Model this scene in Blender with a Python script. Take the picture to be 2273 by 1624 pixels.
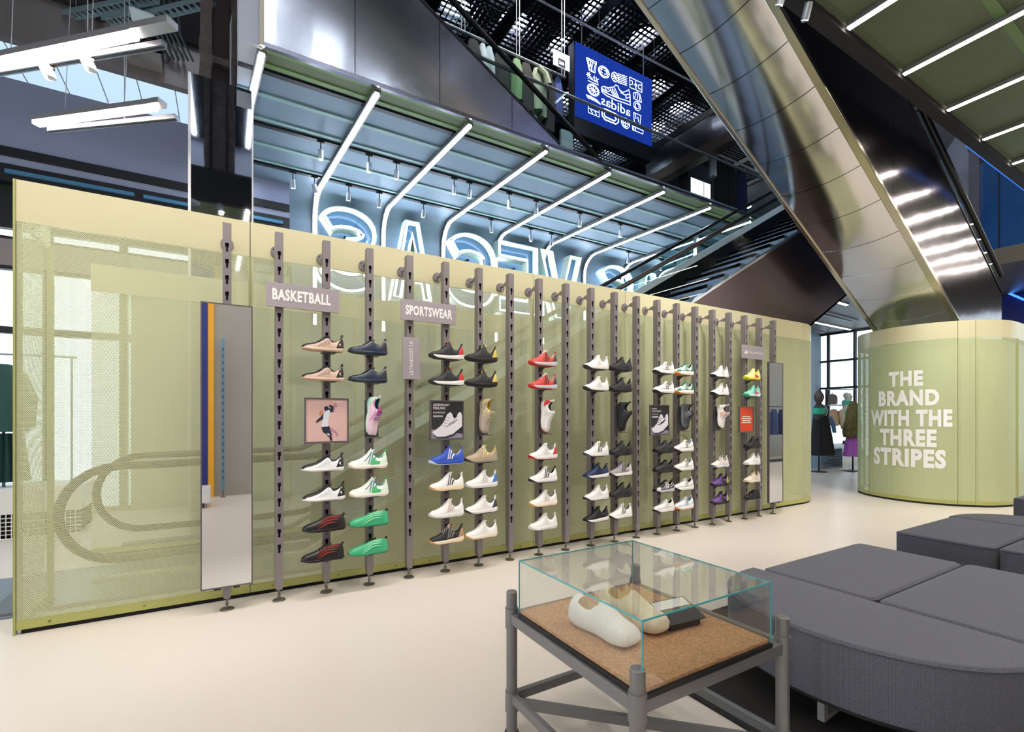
import bpy, bmesh, math, random
import numpy as np
from mathutils import Vector, Matrix
random.seed(7)
for _o in list(bpy.data.objects):
    bpy.data.objects.remove(_o)
SC = bpy.context.scene
COL = SC.collection
# ---------------------------------------------------------------- camera, world, exposure
F, CX, HY, H = 1065.7, 1136.5, 927.0, 1.35        # focal length in pixels, principal column, horizon row, eye height
TH = math.atan2(632.5, F)
cam = bpy.data.cameras.new('camera'); camo = bpy.data.objects.new('camera', cam); COL.objects.link(camo)
camo.location = (0, 0, H); camo.rotation_euler = (math.pi/2, 0, -TH)
cam.sensor_width = 36; cam.lens = 36*F/2273; cam.shift_y = (HY-812)/2273; cam.clip_start = .05; cam.clip_end = 200
SC.camera = camo
SC.view_settings.view_transform = 'Standard'; SC.view_settings.look = 'None'
SC.view_settings.gamma = 1; SC.view_settings.use_curve_mapping = False
SC.view_settings.exposure = 0.08
SC.cycles.use_denoising = True
SC.cycles.use_adaptive_sampling = True; SC.cycles.adaptive_threshold = .12; SC.cycles.adaptive_min_samples = 16
SC.cycles.max_bounces = 5; SC.cycles.transparent_max_bounces = 12; SC.cycles.glossy_bounces = 4; SC.cycles.diffuse_bounces = 3
SC.cycles.sample_clamp_indirect = 6
W = bpy.data.worlds.new('sky'); SC.world = W; W.use_nodes = True
W.node_tree.nodes['Background'].inputs[0].default_value = (.80, .90, 1.0, 1)
W.node_tree.nodes['Background'].inputs[1].default_value = 2.2
LED_POWER = 44.0
SPOT_W = 120.0
# ---------------------------------------------------------------- pixel -> place helpers
FW = (math.sin(TH), math.cos(TH)); RT = (math.cos(TH), -math.sin(TH))
def ray(x, y):
    t = (x-CX)/F; e = (HY-y)/F
    return Vector((FW[0]+RT[0]*t, FW[1]+RT[1]*t, e))
def atY(x, y, Y): d = ray(x, y); s = Y/d.y; return Vector((d.x*s, Y, H+d.z*s))
def atX(x, y, X): d = ray(x, y); s = X/d.x; return Vector((X, d.y*s, H+d.z*s))
def atZ(x, y, z): d = ray(x, y); s = (z-H)/d.z; return Vector((d.x*s, d.y*s, z))
def floor_at(x, y): return atZ(x, y, 0)
words = ['first', 'second', 'third', 'fourth', 'fifth', 'sixth', 'seventh', 'eighth', 'ninth', 'tenth', 'eleventh', 'twelfth', 'thirteenth', 'fourteenth', 'fifteenth', 'sixteenth', 'seventeenth', 'eighteenth', 'nineteenth', 'twentieth', 'last']
# ---------------------------------------------------------------- materials
def lin(c):
    if isinstance(c, str):
        c = c.lstrip('#'); c = [int(c[i:i+2], 16)/255 for i in (0, 2, 4)]
    return tuple(((v/12.92) if v <= .04045 else ((v+.055)/1.055)**2.4) for v in c)
_M = {}
class NT:
    def __init__(s, m): s.t = m.node_tree; s.n = s.t.nodes; s.l = s.t.links
    def add(s, ty, **k):
        n = s.n.new(ty)
        for a, b in k.items(): setattr(n, a, b)
        return n
    def math(s, op, a, b=None):
        n = s.n.new('ShaderNodeMath'); n.operation = op
        for i, v in enumerate((a, b)):
            if v is None: continue
            if isinstance(v, (int, float)): n.inputs[i].default_value = v
            else: s.l.new(v, n.inputs[i])
        return n.outputs[0]
def mat(name, col, rough=.5, metal=0., var=0., vscale=6., bump=0., bscale=40., emit=0., ecol=None, spec=.5, aniso=0., stretch=None, coat=0.):
    if name in _M: return _M[name]
    m = bpy.data.materials.new(name); m.use_nodes = True; t = NT(m); b = t.n['Principled BSDF']
    c = lin(col); b.inputs['Base Color'].default_value = (*c, 1); b.inputs['Roughness'].default_value = rough
    b.inputs['Metallic'].default_value = metal; b.inputs['Specular IOR Level'].default_value = spec
    if aniso: b.inputs['Anisotropic'].default_value = aniso
    if coat: b.inputs['Coat Weight'].default_value = coat; b.inputs['Coat Roughness'].default_value = .08
    if emit:
        b.inputs['Emission Color'].default_value = (*lin(ecol or col), 1); b.inputs['Emission Strength'].default_value = emit
    if var or bump:
        tc = t.add('ShaderNodeTexCoord'); src = tc.outputs['Object']
        if stretch:
            mp = t.add('ShaderNodeMapping'); mp.inputs['Scale'].default_value = stretch; t.l.new(src, mp.inputs[0]); src = mp.outputs[0]
    if var:
        nz = t.add('ShaderNodeTexNoise'); nz.inputs['Scale'].default_value = vscale; nz.inputs['Detail'].default_value = 4
        t.l.new(src, nz.inputs['Vector'])
        mx = t.add('ShaderNodeMix', data_type='RGBA')
        mx.inputs[6].default_value = (*[v*(1-var) for v in c], 1); mx.inputs[7].default_value = (*[min(1, v*(1+var)) for v in c], 1)
        t.l.new(nz.outputs[0], mx.inputs[0]); t.l.new(mx.outputs[2], b.inputs['Base Color'])
    if bump:
        nb = t.add('ShaderNodeTexNoise'); nb.inputs['Scale'].default_value = bscale; nb.inputs['Detail'].default_value = 2
        t.l.new(src, nb.inputs['Vector'])
        bp = t.add('ShaderNodeBump'); bp.inputs['Strength'].default_value = bump; bp.inputs['Distance'].default_value = .02
        t.l.new(nb.outputs[0], bp.inputs['Height']); t.l.new(bp.outputs[0], b.inputs['Normal'])
    _M[name] = m; return m
def emis(name, col, s):
    if name in _M: return _M[name]
    m = bpy.data.materials.new(name); m.use_nodes = True; t = NT(m); t.n.clear()
    e = t.add('ShaderNodeEmission'); o = t.add('ShaderNodeOutputMaterial'); e.inputs[0].default_value = (*lin(col), 1); e.inputs[1].default_value = s
    t.l.new(e.outputs[0], o.inputs[0]); _M[name] = m; return m
def perforated(name, col, pitch, r, rough=.4, metal=.3):
    """sheet metal with a hexagonal pattern of round holes, UV in metres"""
    if name in _M: return _M[name]
    m = bpy.data.materials.new(name); m.use_nodes = True; t = NT(m); b = t.n['Principled BSDF']; o = t.n['Material Output']
    b.inputs['Base Color'].default_value = (*lin(col), 1); b.inputs['Roughness'].default_value = rough; b.inputs['Metallic'].default_value = metal
    uv = t.add('ShaderNodeUVMap'); sp = t.add('ShaderNodeSeparateXYZ'); t.l.new(uv.outputs[0], sp.inputs[0])
    q3 = math.sqrt(3); u = t.math('DIVIDE', sp.outputs[0], pitch); v = t.math('DIVIDE', sp.outputs[1], pitch*q3)
    def d2(off):
        a = t.math('SUBTRACT', t.math('FRACT', t.math('ADD', u, off)), .5)
        c = t.math('MULTIPLY', t.math('SUBTRACT', t.math('FRACT', t.math('ADD', v, off)), .5), q3)
        return t.math('ADD', t.math('MULTIPLY', a, a), t.math('MULTIPLY', c, c))
    hole = t.math('LESS_THAN', t.math('MINIMUM', d2(100.), d2(100.5)), r*r)
    tr = t.add('ShaderNodeBsdfTransparent'); mx = t.add('ShaderNodeMixShader')
    t.l.new(hole, mx.inputs[0]); t.l.new(b.outputs[0], mx.inputs[1]); t.l.new(tr.outputs[0], mx.inputs[2]); t.l.new(mx.outputs[0], o.inputs[0])
    _M[name] = m; return m
def thin_glass(name, tint=(1, 1, 1), ior=1.5, rough=.0, dirt=0.):
    if name in _M: return _M[name]
    m = bpy.data.materials.new(name); m.use_nodes = True; t = NT(m); t.n.clear()
    o = t.add('ShaderNodeOutputMaterial'); tr = t.add('ShaderNodeBsdfTransparent'); g = t.add('ShaderNodeBsdfGlossy')
    tr.inputs[0].default_value = (*tint, 1); g.inputs['Roughness'].default_value = rough
    lw = t.add('ShaderNodeLayerWeight'); lw.inputs[0].default_value = .5; f0 = ((ior-1)/(ior+1))**2      # Schlick, same from both sides of the pane
    fr = t.math('ADD', t.math('MULTIPLY', t.math('POWER', lw.outputs['Facing'], 5), 1-f0), f0)
    mx = t.add('ShaderNodeMixShader'); t.l.new(fr, mx.inputs[0]); t.l.new(tr.outputs[0], mx.inputs[1]); t.l.new(g.outputs[0], mx.inputs[2])
    t.l.new(mx.outputs[0], o.inputs[0]); _M[name] = m; return m
def fabric(name, c1, c2, scale):
    if name in _M: return _M[name]
    m = mat(name, c1, .9); t = NT(m); b = t.n['Principled BSDF']
    tc = t.add('ShaderNodeTexCoord'); ck = t.add('ShaderNodeTexVoronoi'); ck.inputs['Scale'].default_value = scale; ck.inputs['Randomness'].default_value = .55
    t.l.new(tc.outputs['Object'], ck.inputs['Vector'])
    mx = t.add('ShaderNodeMix', data_type='RGBA'); mx.inputs[6].default_value = (*lin(c2), 1); mx.inputs[7].default_value = (*lin(c1), 1)
    f = t.math('MULTIPLY', ck.outputs['Distance'], 1.9); t.l.new(f, mx.inputs[0]); t.l.new(mx.outputs[2], b.inputs['Base Color'])
    bp = t.add('ShaderNodeBump'); bp.inputs['Strength'].default_value = .5; bp.inputs['Distance'].default_value = .003; bp.invert = True
    t.l.new(ck.outputs['Distance'], bp.inputs['Height']); t.l.new(bp.outputs[0], b.inputs['Normal'])
    b.inputs['Sheen Weight'].default_value = .15; b.inputs['Specular IOR Level'].default_value = .2
    return m
# ---------------------------------------------------------------- mesh builder
class MB:
    def __init__(s): s.v = []; s.f = []; s.uv = None
    def add(s, vs, fs):
        k = len(s.v); s.v += [tuple(p) for p in vs]; s.f += [tuple(i+k for i in f) for f in fs]; return s
    def box(s, x0, x1, y0, y1, z0, z1):
        return s.add([(x0,y0,z0),(x1,y0,z0),(x1,y1,z0),(x0,y1,z0),(x0,y0,z1),(x1,y0,z1),(x1,y1,z1),(x0,y1,z1)],
                     [(0,3,2,1),(4,5,6,7),(0,1,5,4),(1,2,6,5),(2,3,7,6),(3,0,4,7)])
    def prism(s, poly, vec):
        n = len(poly); vec = Vector(vec); P = [Vector(p) for p in poly]
        return s.add(P+[p+vec for p in P], [tuple(range(n)), tuple(range(2*n-1, n-1, -1))]+[(i, n+i, n+(i+1) % n, (i+1) % n) for i in range(n)])
    def prism_z(s, poly, z0, z1): return s.prism([(p[0], p[1], z0) for p in poly], (0, 0, z1-z0))
    def prism_y(s, poly, y0, y1): return s.prism([(p[0], y0, p[1]) for p in poly], (0, y1-y0, 0))
    def prism_x(s, poly, x0, x1): return s.prism([(x0, p[0], p[1]) for p in poly], (x1-x0, 0, 0))
    def tube(s, pts, r, n=6, closed=False, cap=True):
        P = [Vector(p) for p in pts]; m = len(P); rings = []; prev = None
        for i in range(m):
            a = P[(i-1) % m] if (closed or i > 0) else P[i]; b = P[(i+1) % m] if (closed or i < m-1) else P[i]
            d = (b-a); d = d.normalized() if d.length > 1e-9 else Vector((0, 0, 1))
            if prev is None:
                u = d.cross(Vector((0, 0, 1)));
                if u.length < 1e-3: u = d.cross(Vector((1, 0, 0)))
            else: u = prev - d*prev.dot(d)
            if u.length < 1e-6: u = d.orthogonal()
            u.normalize(); prev = u; w = d.cross(u); rr = r[i] if isinstance(r, (list, tuple)) else r
            rings.append([P[i]+(u*math.cos(2*math.pi*k/n)+w*math.sin(2*math.pi*k/n))*rr for k in range(n)])
        vs = [p for R in rings for p in R]; fs = []
        for i in range(m if closed else m-1):
            j = (i+1) % m
            for k in range(n): fs.append((i*n+k, i*n+(k+1) % n, j*n+(k+1) % n, j*n+k))
        if cap and not closed: fs += [tuple(range(n-1, -1, -1)), tuple((m-1)*n+k for k in range(n))]
        return s.add(vs, fs)
    def cyl(s, p, q, r, n=16, r2=None): return s.tube([p, q], [r, r if r2 is None else r2], n)
    def bar(s, p, q, w, h):
        """rectangular bar from p to q: w horizontal width, h vertical height"""
        p = Vector(p); q = Vector(q); d = (q-p).normalized(); u = Vector((-d.y, d.x, 0))
        u = u.normalized() if u.length > 1e-6 else Vector((1, 0, 0)); w_ = d.cross(u).normalized()
        c = [u*w/2+w_*h/2, -u*w/2+w_*h/2, -u*w/2-w_*h/2, u*w/2-w_*h/2]
        return s.add([p+k for k in c]+[q+k for k in c], [(0,1,2,3),(7,6,5,4),(0,4,5,1),(1,5,6,2),(2,6,7,3),(3,7,4,0)])
    def grid(s, G, cu=False):
        n, m = len(G), len(G[0]); vs = [p for R in G for p in R]; fs = []
        for i in range(n-1):
            for j in range(m if cu else m-1): fs.append((i*m+j, i*m+(j+1) % m, (i+1)*m+(j+1) % m, (i+1)*m+j))
        return s.add(vs, fs)
    def lathe(s, prof, c=(0, 0, 0), n=16):
        return s.grid([[(c[0]+r*math.cos(2*math.pi*k/n), c[1]+r*math.sin(2*math.pi*k/n), c[2]+z) for k in range(n)] for r, z in prof], True)
    def mesh(s, name, smooth=False, fix=True):
        me = bpy.data.meshes.new(name); me.from_pydata(s.v, [], s.f); me.update()
        if fix:
            bm = bmesh.new(); bm.from_mesh(me); bmesh.ops.recalc_face_normals(bm, faces=bm.faces); bm.to_mesh(me); bm.free()
        if smooth:
            me.polygons.foreach_set('use_smooth', [True]*len(me.polygons)); me.set_sharp_from_angle(angle=math.radians(40))
        if s.uv:
            L = me.uv_layers.new(name='UVMap')
            for lp in me.loops: L.data[lp.index].uv = s.uv[lp.vertex_index]
        return me
def link(name, me, m=None, parent=None, loc=None):
    o = bpy.data.objects.new(name, me); COL.objects.link(o)
    if m is not None and me is not None:
        if len(me.materials) == 0: me.materials.append(m)
        else: o.material_slots[0].link = 'OBJECT'; o.material_slots[0].material = m
    if parent is not None:
        o.parent = parent
    if loc is not None: o.location = loc
    elif parent is not None and parent.get('_w'): o.location = -Vector(parent['_w'])
    return o
def obj(name, mb, m, parent=None, smooth=False, bevel=0, seg=2):
    o = link(name, mb.mesh(name, smooth), m, parent)
    if bevel:
        md = o.modifiers.new('bevel', 'BEVEL'); md.width = bevel; md.segments = seg; md.limit_method = 'ANGLE'; md.angle_limit = math.radians(40)
        if seg > 2: o.data.polygons.foreach_set('use_smooth', [True]*len(o.data.polygons)); md.harden_normals = False
    return o
def tag(o, label, cat, group=None):
    o['label'] = label; o['category'] = cat
    if group: o['group'] = group
    return o
def thing(name, label, cat, loc=(0, 0, 0), group=None, world=True):
    """Empty at the thing's base; with world=True the parts are built in world coordinates"""
    o = bpy.data.objects.new(name, None); COL.objects.link(o); o.location = loc; o.empty_display_size = .1
    if world: o['_w'] = list(loc)
    return tag(o, label, cat, group)
def struct(name, mb, m, parent=None, **k):
    o = obj(name, mb, m, parent, **k)
    if parent is None: o['kind'] = 'structure'
    return o
def stroot(name, loc=(0, 0, 0)):
    o = bpy.data.objects.new(name, None); COL.objects.link(o); o.location = loc; o['_w'] = list(loc); o['kind'] = 'structure'; o.empty_display_size = .1; return o
def copy_tree(o, loc, label=None, group=None):
    c = o.copy(); COL.objects.link(c); c.location = loc
    if label: c['label'] = label
    if group: c['group'] = group
    for ch in o.children:
        d = ch.copy(); COL.objects.link(d); d.parent = c
        for g in ch.children:
            e = g.copy(); COL.objects.link(e); e.parent = d
    return c
def sheet(path, z0, z1):
    """single sheet along a floor path with metric UV"""
    mb = MB(); mb.uv = []; u = 0
    for i, p in enumerate(path):
        if i: u += (Vector(p)-Vector(path[i-1])).length
        mb.v += [(p[0], p[1], z0), (p[0], p[1], z1)]; mb.uv += [(u, z0), (u, z1)]
        if i: k = 2*i; mb.f.append((k-2, k, k+1, k-1))
    return mb
def text_mesh(body, cap, width=None, bold=.0, extr=.0):
    """flat lettering in the XZ plane, origin at bottom centre, cap height and total width in metres"""
    cu = bpy.data.curves.new('lettering', 'FONT'); cu.body = body; cu.size = 1; cu.offset = bold; cu.align_x = 'LEFT'; cu.resolution_u = 3; cu.space_character = 1+bold*2.6
    o = bpy.data.objects.new('lettering', cu); COL.objects.link(o); bpy.context.view_layer.update()
    me = bpy.data.meshes.new_from_object(o.evaluated_get(bpy.context.evaluated_depsgraph_get()))
    bpy.data.objects.remove(o)
    V = [v.co.copy() for v in me.vertices]; Fc = [tuple(p.vertices) for p in me.polygons]
    x0 = min(v.x for v in V); x1 = max(v.x for v in V); y0 = min(v.y for v in V); y1 = max(v.y for v in V)
    sy = cap/(y1-y0); sx = (width/(x1-x0)) if width else sy
    mb = MB(); mb.add([((v.x-(x0+x1)/2)*sx, 0, (v.y-y0)*sy) for v in V], Fc); bpy.data.meshes.remove(me)
    return mb
def xf(mb, M_):
    mb.v = [tuple(M_ @ Vector(p)) for p in mb.v]; return mb
# ---------------------------------------------------------------- shared materials
steel = mat('brushed_steel', '#cbcbd0', .2, 1., var=.06, vscale=3, stretch=(1, 1, .06), bump=.22, bscale=3.2)
steel_wavy = mat('wavy_dark_steel', '#8b8187', .16, 1., bump=.35, bscale=1.6)
steel_brown = mat('brown_steel', '#6b5f62', .34, .9, var=.05)
belly_steel = mat('soffit_steel', '#d4d4d4', .14, 1., var=.05, vscale=2, bump=.05, bscale=1.2)
mirror_m = mat('mirror', '#e4e6ea', .02, 1.)
black = mat('black_metal', '#15161a', .45)
rubber = mat('black_rubber', '#0c0c0e', .35)
darkg = mat('dark_grey_paint', '#3b3d42', .6)
greyp = mat('grey_paint', '#a6aab0', .5)
white_led = emis('led_diffuser', '#fff6ec', LED_POWER); cool_led = emis('led_cool_diffuser', '#e4eeff', LED_POWER)
warm_led = emis('led_warm_diffuser', '#fff1e2', LED_POWER)
ledtrim = mat('led_housing', '#8d8a88', .45, .6)
glass = thin_glass('clear_glass', (.93, .97, .97), 1.5)
green_band = mat('pale_green_enamel', '#d4cea8', .32, .15, var=.02, vscale=2)
green_rail = mat('olive_enamel', '#b3b46c', .4, .2)
perf_green = perforated('perforated_green_sheet', '#d0d4ab', .0084, .325, .42, .15)
blackgap = mat('shadow_gap', '#101010', .8)
ZC = 5.27                                                   # underside of the first-floor slab
# ---------------------------------------------------------------- floor and shell
fm = mat('resin_floor', '#e2d8cf', .3, 0, var=.05, vscale=.6, spec=.5)
struct('floor', MB().box(-9, 18.6, -1.95, 9.3, -.1, 0), fm)
# wall behind the camera (seen in the mirrors): concrete with a navy and a yellow stripe panel
conc = mat('concrete_panel', '#a39b91', .6, .1, var=.12, vscale=1.2)
wb = struct('wall_back', MB().box(-9, 18.6, -2.1, -1.95, 0, ZC), conc)
_vx = lambda p: atY(p, 900, 2*3.868+1.93).x
obj('navy_panel', MB().box(-2.2, _vx(462), -1.95, -1.93, 0, ZC), mat('navy_paint', '#26307f', .5), wb)
obj('yellow_panel', MB().box(_vx(462), _vx(475), -1.95, -1.925, 0, ZC), mat('yellow_paint', '#f5ae1e', .5), wb)
# right-hand glazed end wall, seen between the pods
def window(name, plane, a0, a1, z0, z1, cuts, zcuts, depth=.08, bar=.07):
    r = stroot(name, (plane if name.startswith('window_x') else (a0+a1)/2, 0, z0))
    return r
def window_X(name, X, y0, y1, z0, z1, ycuts, zcuts, bar=.07):
    r = stroot(name, (X, (y0+y1)/2, z0))
    fr = MB()
    for y in [y0]+ycuts+[y1]: fr.box(X-.05, X+.05, y-bar/2, y+bar/2, z0, z1)
    for z in [z0]+zcuts+[z1]: fr.box(X-.045, X+.045, y0, y1, z-bar/2, z+bar/2)
    obj('window_frame', fr, black, r)
    Y = [y0]+ycuts+[y1]; Z = [z0]+zcuts+[z1]
    for i in range(len(Y)-1):
        for j in range(len(Z)-1): obj('pane', MB().box(X-.006, X+.006, Y[i]+bar/2, Y[i+1]-bar/2, Z[j]+bar/2, Z[j+1]-bar/2), glass, r)
    return r
def window_Y(name, Yp, x0, x1, z0, z1, xcuts, zcuts, bar=.08):
    r = stroot(name, ((x0+x1)/2, Yp, z0)); fr = MB()
    for x in [x0]+xcuts+[x1]: fr.box(x-bar/2, x+bar/2, Yp-.06, Yp+.06, z0, z1)
    for z in [z0]+zcuts+[z1]: fr.box(x0, x1, Yp-.055, Yp+.055, z-bar/2, z+bar/2)
    obj('window_frame', fr, black, r)
    X = [x0]+xcuts+[x1]; Z = [z0]+zcuts+[z1]
    for i in range(len(X)-1):
        for j in range(len(Z)-1): obj('pane', MB().box(X[i]+bar/2, X[i+1]-bar/2, Yp-.006, Yp+.006, Z[j]+bar/2, Z[j+1]-bar/2), glass, r)
    return r
XR = 18.3
window_X('window_2', XR, -1.9, 9.2, .05, 4.3, [-.3, 1.3, 2.9, 4.5, 6.1, atX(1839, 850, XR).y, atX(1898, 850, XR).y], [atX(1870, 860, XR).z, atX(1850, 801, XR).z])
struct('wall_right', MB().box(XR, XR+.3, -2, 9.3, 4.36, ZC), darkg)
window_X('window_3', -8.9, -1.9, 9.2, .05, ZC-.3, [.4, 2.7, 5.0, 7.2], [2.6, 3.4])
# first-floor slab on the camera's side: green mesh ceiling with light lines running towards the atrium
EY2 = 2.43
meshceil = perforated('dark_green_mesh', '#7f8a6c', .016, .30, .6, .2)
cn = MB(); cn.uv = []
cn.v = [(-9, -1.95, ZC), (18.3, -1.95, ZC), (18.3, EY2, ZC), (-9, EY2, ZC)]; cn.f = [(0, 1, 2, 3)]; cn.uv = [(v[0], v[1]) for v in cn.v]
cs = struct('ceiling', MB().box(-9, 18.3, -1.95, EY2, ZC+.12, ZC+.5), mat('deck_green_grey', '#4d5a48', .7))
obj('mesh_sheet', cn, meshceil, cs)
strip = mat('green_cross_rail', '#67864f', .5)
for y in (1.55, .2, -1.1): obj('cross_rail', MB().box(-9, 18.3, y, y+.08, ZC-.012, ZC-.002), strip, cs)
obj('edge_beam', MB().box(-9, 18.3, EY2, EY2+.13, ZC-.07, ZC+.5), mat('edge_beam_black', '#1a1719', .75), cs)
def led_line(pts, w, label, group, grp='led_line', m=None, h=.05):
    """recessed linear light along pts: housing + diffuser"""
    P = [Vector(p) for p in pts]; t = thing(grp, label, 'light', tuple(P[0]), group)
    hb = MB(); db = MB()
    for a, b in zip(P[:-1], P[1:]):
        hb.bar(a, b, w*1.7, h); 
    up = []
    for a, b in zip(P[:-1], P[1:]):
        d = (b-a).normalized(); u = Vector((-d.y, d.x, 0)).normalized() if abs(d.z) < .99 else Vector((1, 0, 0))
        nn = d.cross(u).normalized()
        if nn.z > 1e-3 or (abs(nn.z) < 1e-3 and nn.y > 0): nn = -nn
        db.bar(a+nn*h*.35, b+nn*h*.35, w, h*.5)
    obj('light_housing', hb, ledtrim, t); obj('diffuser', db, m or white_led, t); return t
nearx = [4.85*3.89/3.55+1.246*k for k in range(-10, 11)]
for k, x in enumerate(nearx):
    if x < -8.5 or x > 17.5: continue
    vis = k-10; nm = {0: 'first', 1: 'second', 2: 'third', 3: 'fourth', 4: 'fifth'}
    led_line([(x, EY2-.03, ZC-.028), (x-.1, -1.85, ZC-.028)], .05, ('straight light line in the green mesh ceiling, %s from the top left of its row' % nm[vis]) if vis in nm else 'straight light line of the green mesh ceiling outside the picture, %s of all' % words[k], 'light lines of the green mesh ceiling')
# ---------------------------------------------------------------- rear zone: mesh ceiling that curves into the back wall, light lines
EY = 5.70; YB = 9.15
ceilgrey = mat('blue_grey_mesh', '#7c90a0', .55, .2, var=.05, vscale=220.)
rc = struct('ceiling_rear', MB().box(.1, 18.3, EY, YB+.2, ZC, ZC+.08), ceilgrey)
bw = struct('wall_rear', MB().box(.9, 18.3, YB, YB+.2, 0, ZC), mat('blue_grey_wall', '#7d92a6', .6))
cv = MB(); R0 = .42
for i in range(8):
    pass
prof = [(YB-R0+R0*math.sin(a), ZC-R0+R0*math.cos(a)) for a in [math.pi/2*i/7 for i in range(8)]]
cv.grid([[(.9, y, z), (18.3, y, z)] for y, z in prof]); obj('cove', cv, ceilgrey, rc, smooth=True)
teal = mat('teal_rail', '#8fb4b0', .5); grn = mat('green_rail', '#7a9a56', .5)
for y, m_, w in ((5.93, grn, .07), (6.5, teal, .07), (7.03, teal, .06), (7.68, teal, .07), (8.18, teal, .05)):
    obj('ceiling_rail', MB().box(.1, 18.3, y, y+w, ZC-.018, ZC), m_, rc)
obj('green_strip', MB().box(.1, 18.3, EY, 5.93, ZC-.006, ZC), mat('green_mesh_strip', '#6d7c5a', .6), rc)
obj('green_strip', MB().box(.1, 18.3, 5.72, 5.76, ZC-.012, ZC), grn, rc)
for y in (6.04, 7.16, 8.27): obj('black_channel', MB().box(.1, 18.3, y, y+.07, ZC-.03, ZC), black, rc)
for k in range(9):
    x = .317+1.219*k; xb = x-.2
    ys = YB-.045
    pts = [(x, EY+.03, ZC-.045), (xb, ys-R0, ZC-.045)]+[(xb, ys-R0+R0*math.sin(a), ZC-.045-R0+R0*math.cos(a)) for a in [math.pi/2*i/5 for i in range(1, 6)]]+[(xb, ys, 3.0)]
    led_line(pts, .055, 'bent white light line of the rear ceiling, %s from the left' % ('first', 'second', 'third', 'fourth', 'fifth', 'sixth', 'seventh', 'eighth', 'ninth')[k], 'bent light lines of the rear ceiling', m=cool_led)
# stainless slab edge
sl = struct('trim_1', MB().box(.3, 18.3, EY-.03, EY+.02, ZC-.012, ZC+.035), mat('slab_edge_steel', '#8b8991', .25, .9))
# ---------------------------------------------------------------- left: bulkheads, glossy white soffit, facade glazing
lx0, lx1 = -9.0, .9
YD, ZW, YG = 8.0, 5.84, 8.85
struct('ceiling_left', MB().box(lx0, .35, YD, YG+.1, ZW, ZW+.02), thin_glass('skylight_glass', (.62, .68, .72), 1.5))
for x in [-6+.42*k for k in range(16)]:
    pass
cl = bpy.data.objects['ceiling_left']
for k in range(17):
    obj('panel_joint', MB().box(-6.5+.42*k, -6.488+.42*k, YD, YG, ZW-.004, ZW), greyp, cl)
struct('wall_left_upper', MB().box(lx0, lx1, YD-.12, YD, ZW-.02, 6.42), mat('dark_metal_panel', '#8a8280', .35, .5, var=.1, vscale=1.5))
struct('wall_left_bulkhead', MB().box(lx0, lx1, YG, YG+.12, 4.92, ZW), mat('slate_blue_paint', '#9298b4', .6))
struct('trim_2', MB().box(lx0, lx1, YG-.03, YG+.12, 4.80, 4.92), black)
struct('trim_3', MB().box(lx0, lx1, YG, YG+.12, 4.69, 4.80), mat('slate_blue_paint2', '#989eb6', .6))
struct('trim_4', MB().box(lx0, lx1, YG-.04, YG+.16, 4.46, 4.69), black)
bl = struct('wall_left_louvre', MB().box(lx0, lx1, YG+.1, YG+.2, 3.95, 4.46), black)
for x0, x1 in ((-4.6, -2.62), (-2.5, -1.16), (-1.05, .8)): obj('louvre_bar', MB().box(x0, x1, YG-.08, YG-.04, 4.56, 4.61), mat('blue_bar', '#5b93b8', .3, .4), bl)  # louvre bars of plain blue metal
window_Y('window_1', YG+.1, lx0, .9, .02, 3.92, [-7.2, -5.4, -3.6, -2.12, -1.3, -.2], [2.52, 3.37, 3.72], .09)
struct('wall_left_rear', MB().box(-1.2, .9, YG-.02, YG+.03, 0, 3.69), mat('sage_grey_wall', '#9aa38c', .6))
obj('spandrel', MB().box(lx0, .9, YG+.02, YG+.2, 3.37, 3.72), mat('spandrel_taupe', '#8c8080', .6), bpy.data.objects['window_1'])
# ---------------------------------------------------------------- upper storey: floor, ceiling, far walls, roof over the atrium
Z2 = 10.1
struct('floor_upper', MB().box(.35, 18.3, EY+.08, 16, ZC+.08, ZC+.12), darkg)
struct('wall_upper_side', MB().box(.2, .35, 7.9, 16.2, ZC+.1, Z2+.6), darkg)
struct('wall_upper_far', MB().box(.2, 24, 16, 16.2, ZC, Z2+.6), mat('upper_wall', '#24262c', .6))
struct('wall_upper_right', MB().box(24, 24.2, -6.2, 16.2, ZC, Z2+.6), mat('upper_wall2', '#2c2f38', .6))
struct('ceiling_upper', MB().prism_z([(-9, -6.2), (24, -6.2), (24, 16.2), (.2, 16.2), (.2, 7.9), (-9, 7.9)], Z2+.35, Z2+.5), mat('upper_deck_black', '#14161c', .7))
struct('wall_left_high', MB().box(-9, .2, 7.8, 7.9, 6.42, Z2+.4), mat('dark_services_wall', '#221f20', .8))
struct('wall_upper_left', MB().box(-9.2, -9, -6.2, 7.9, ZC, Z2+.6), mat('upper_wall3', '#3a3a3e', .6))
struct('floor_upper_near', MB().box(-9, 24, -6.2, -1.95, ZC+.2, ZC+.5), darkg)
struct('wall_upper_back', MB().box(-9, 24, -6.2, -6.0, ZC+.5, Z2+.6), mat('upper_wall4', '#a2a6b4', .6))
gm = mat('ceiling_cell_black', '#1b1e26', .5, .2)
pit = .125
g = MB()
x0, x1, y0, y1 = 3.0, 17.0, 5.8, 16
for i in range(int((x1-x0)/pit)+1): g.box(x0+i*pit-.008, x0+i*pit+.008, y0, y1, Z2, Z2+.05)
for i in range(int((y1-y0)/pit)+1): g.box(x0, x1, y0+i*pit-.008, y0+i*pit+.008, Z2, Z2+.05)
go = obj('ceiling_grid', g, gm); go['kind'] = 'structure'
for i in range(9): obj('black_channel', MB().box(3.6+i*1.62, 3.84+i*1.62, 5.8, 16, Z2-.03, Z2+.06), black, go)
dl = emis('downlight_diffuser', '#dde8ff', 22)
dh = mat('downlight_housing', '#20222a', .5)
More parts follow.
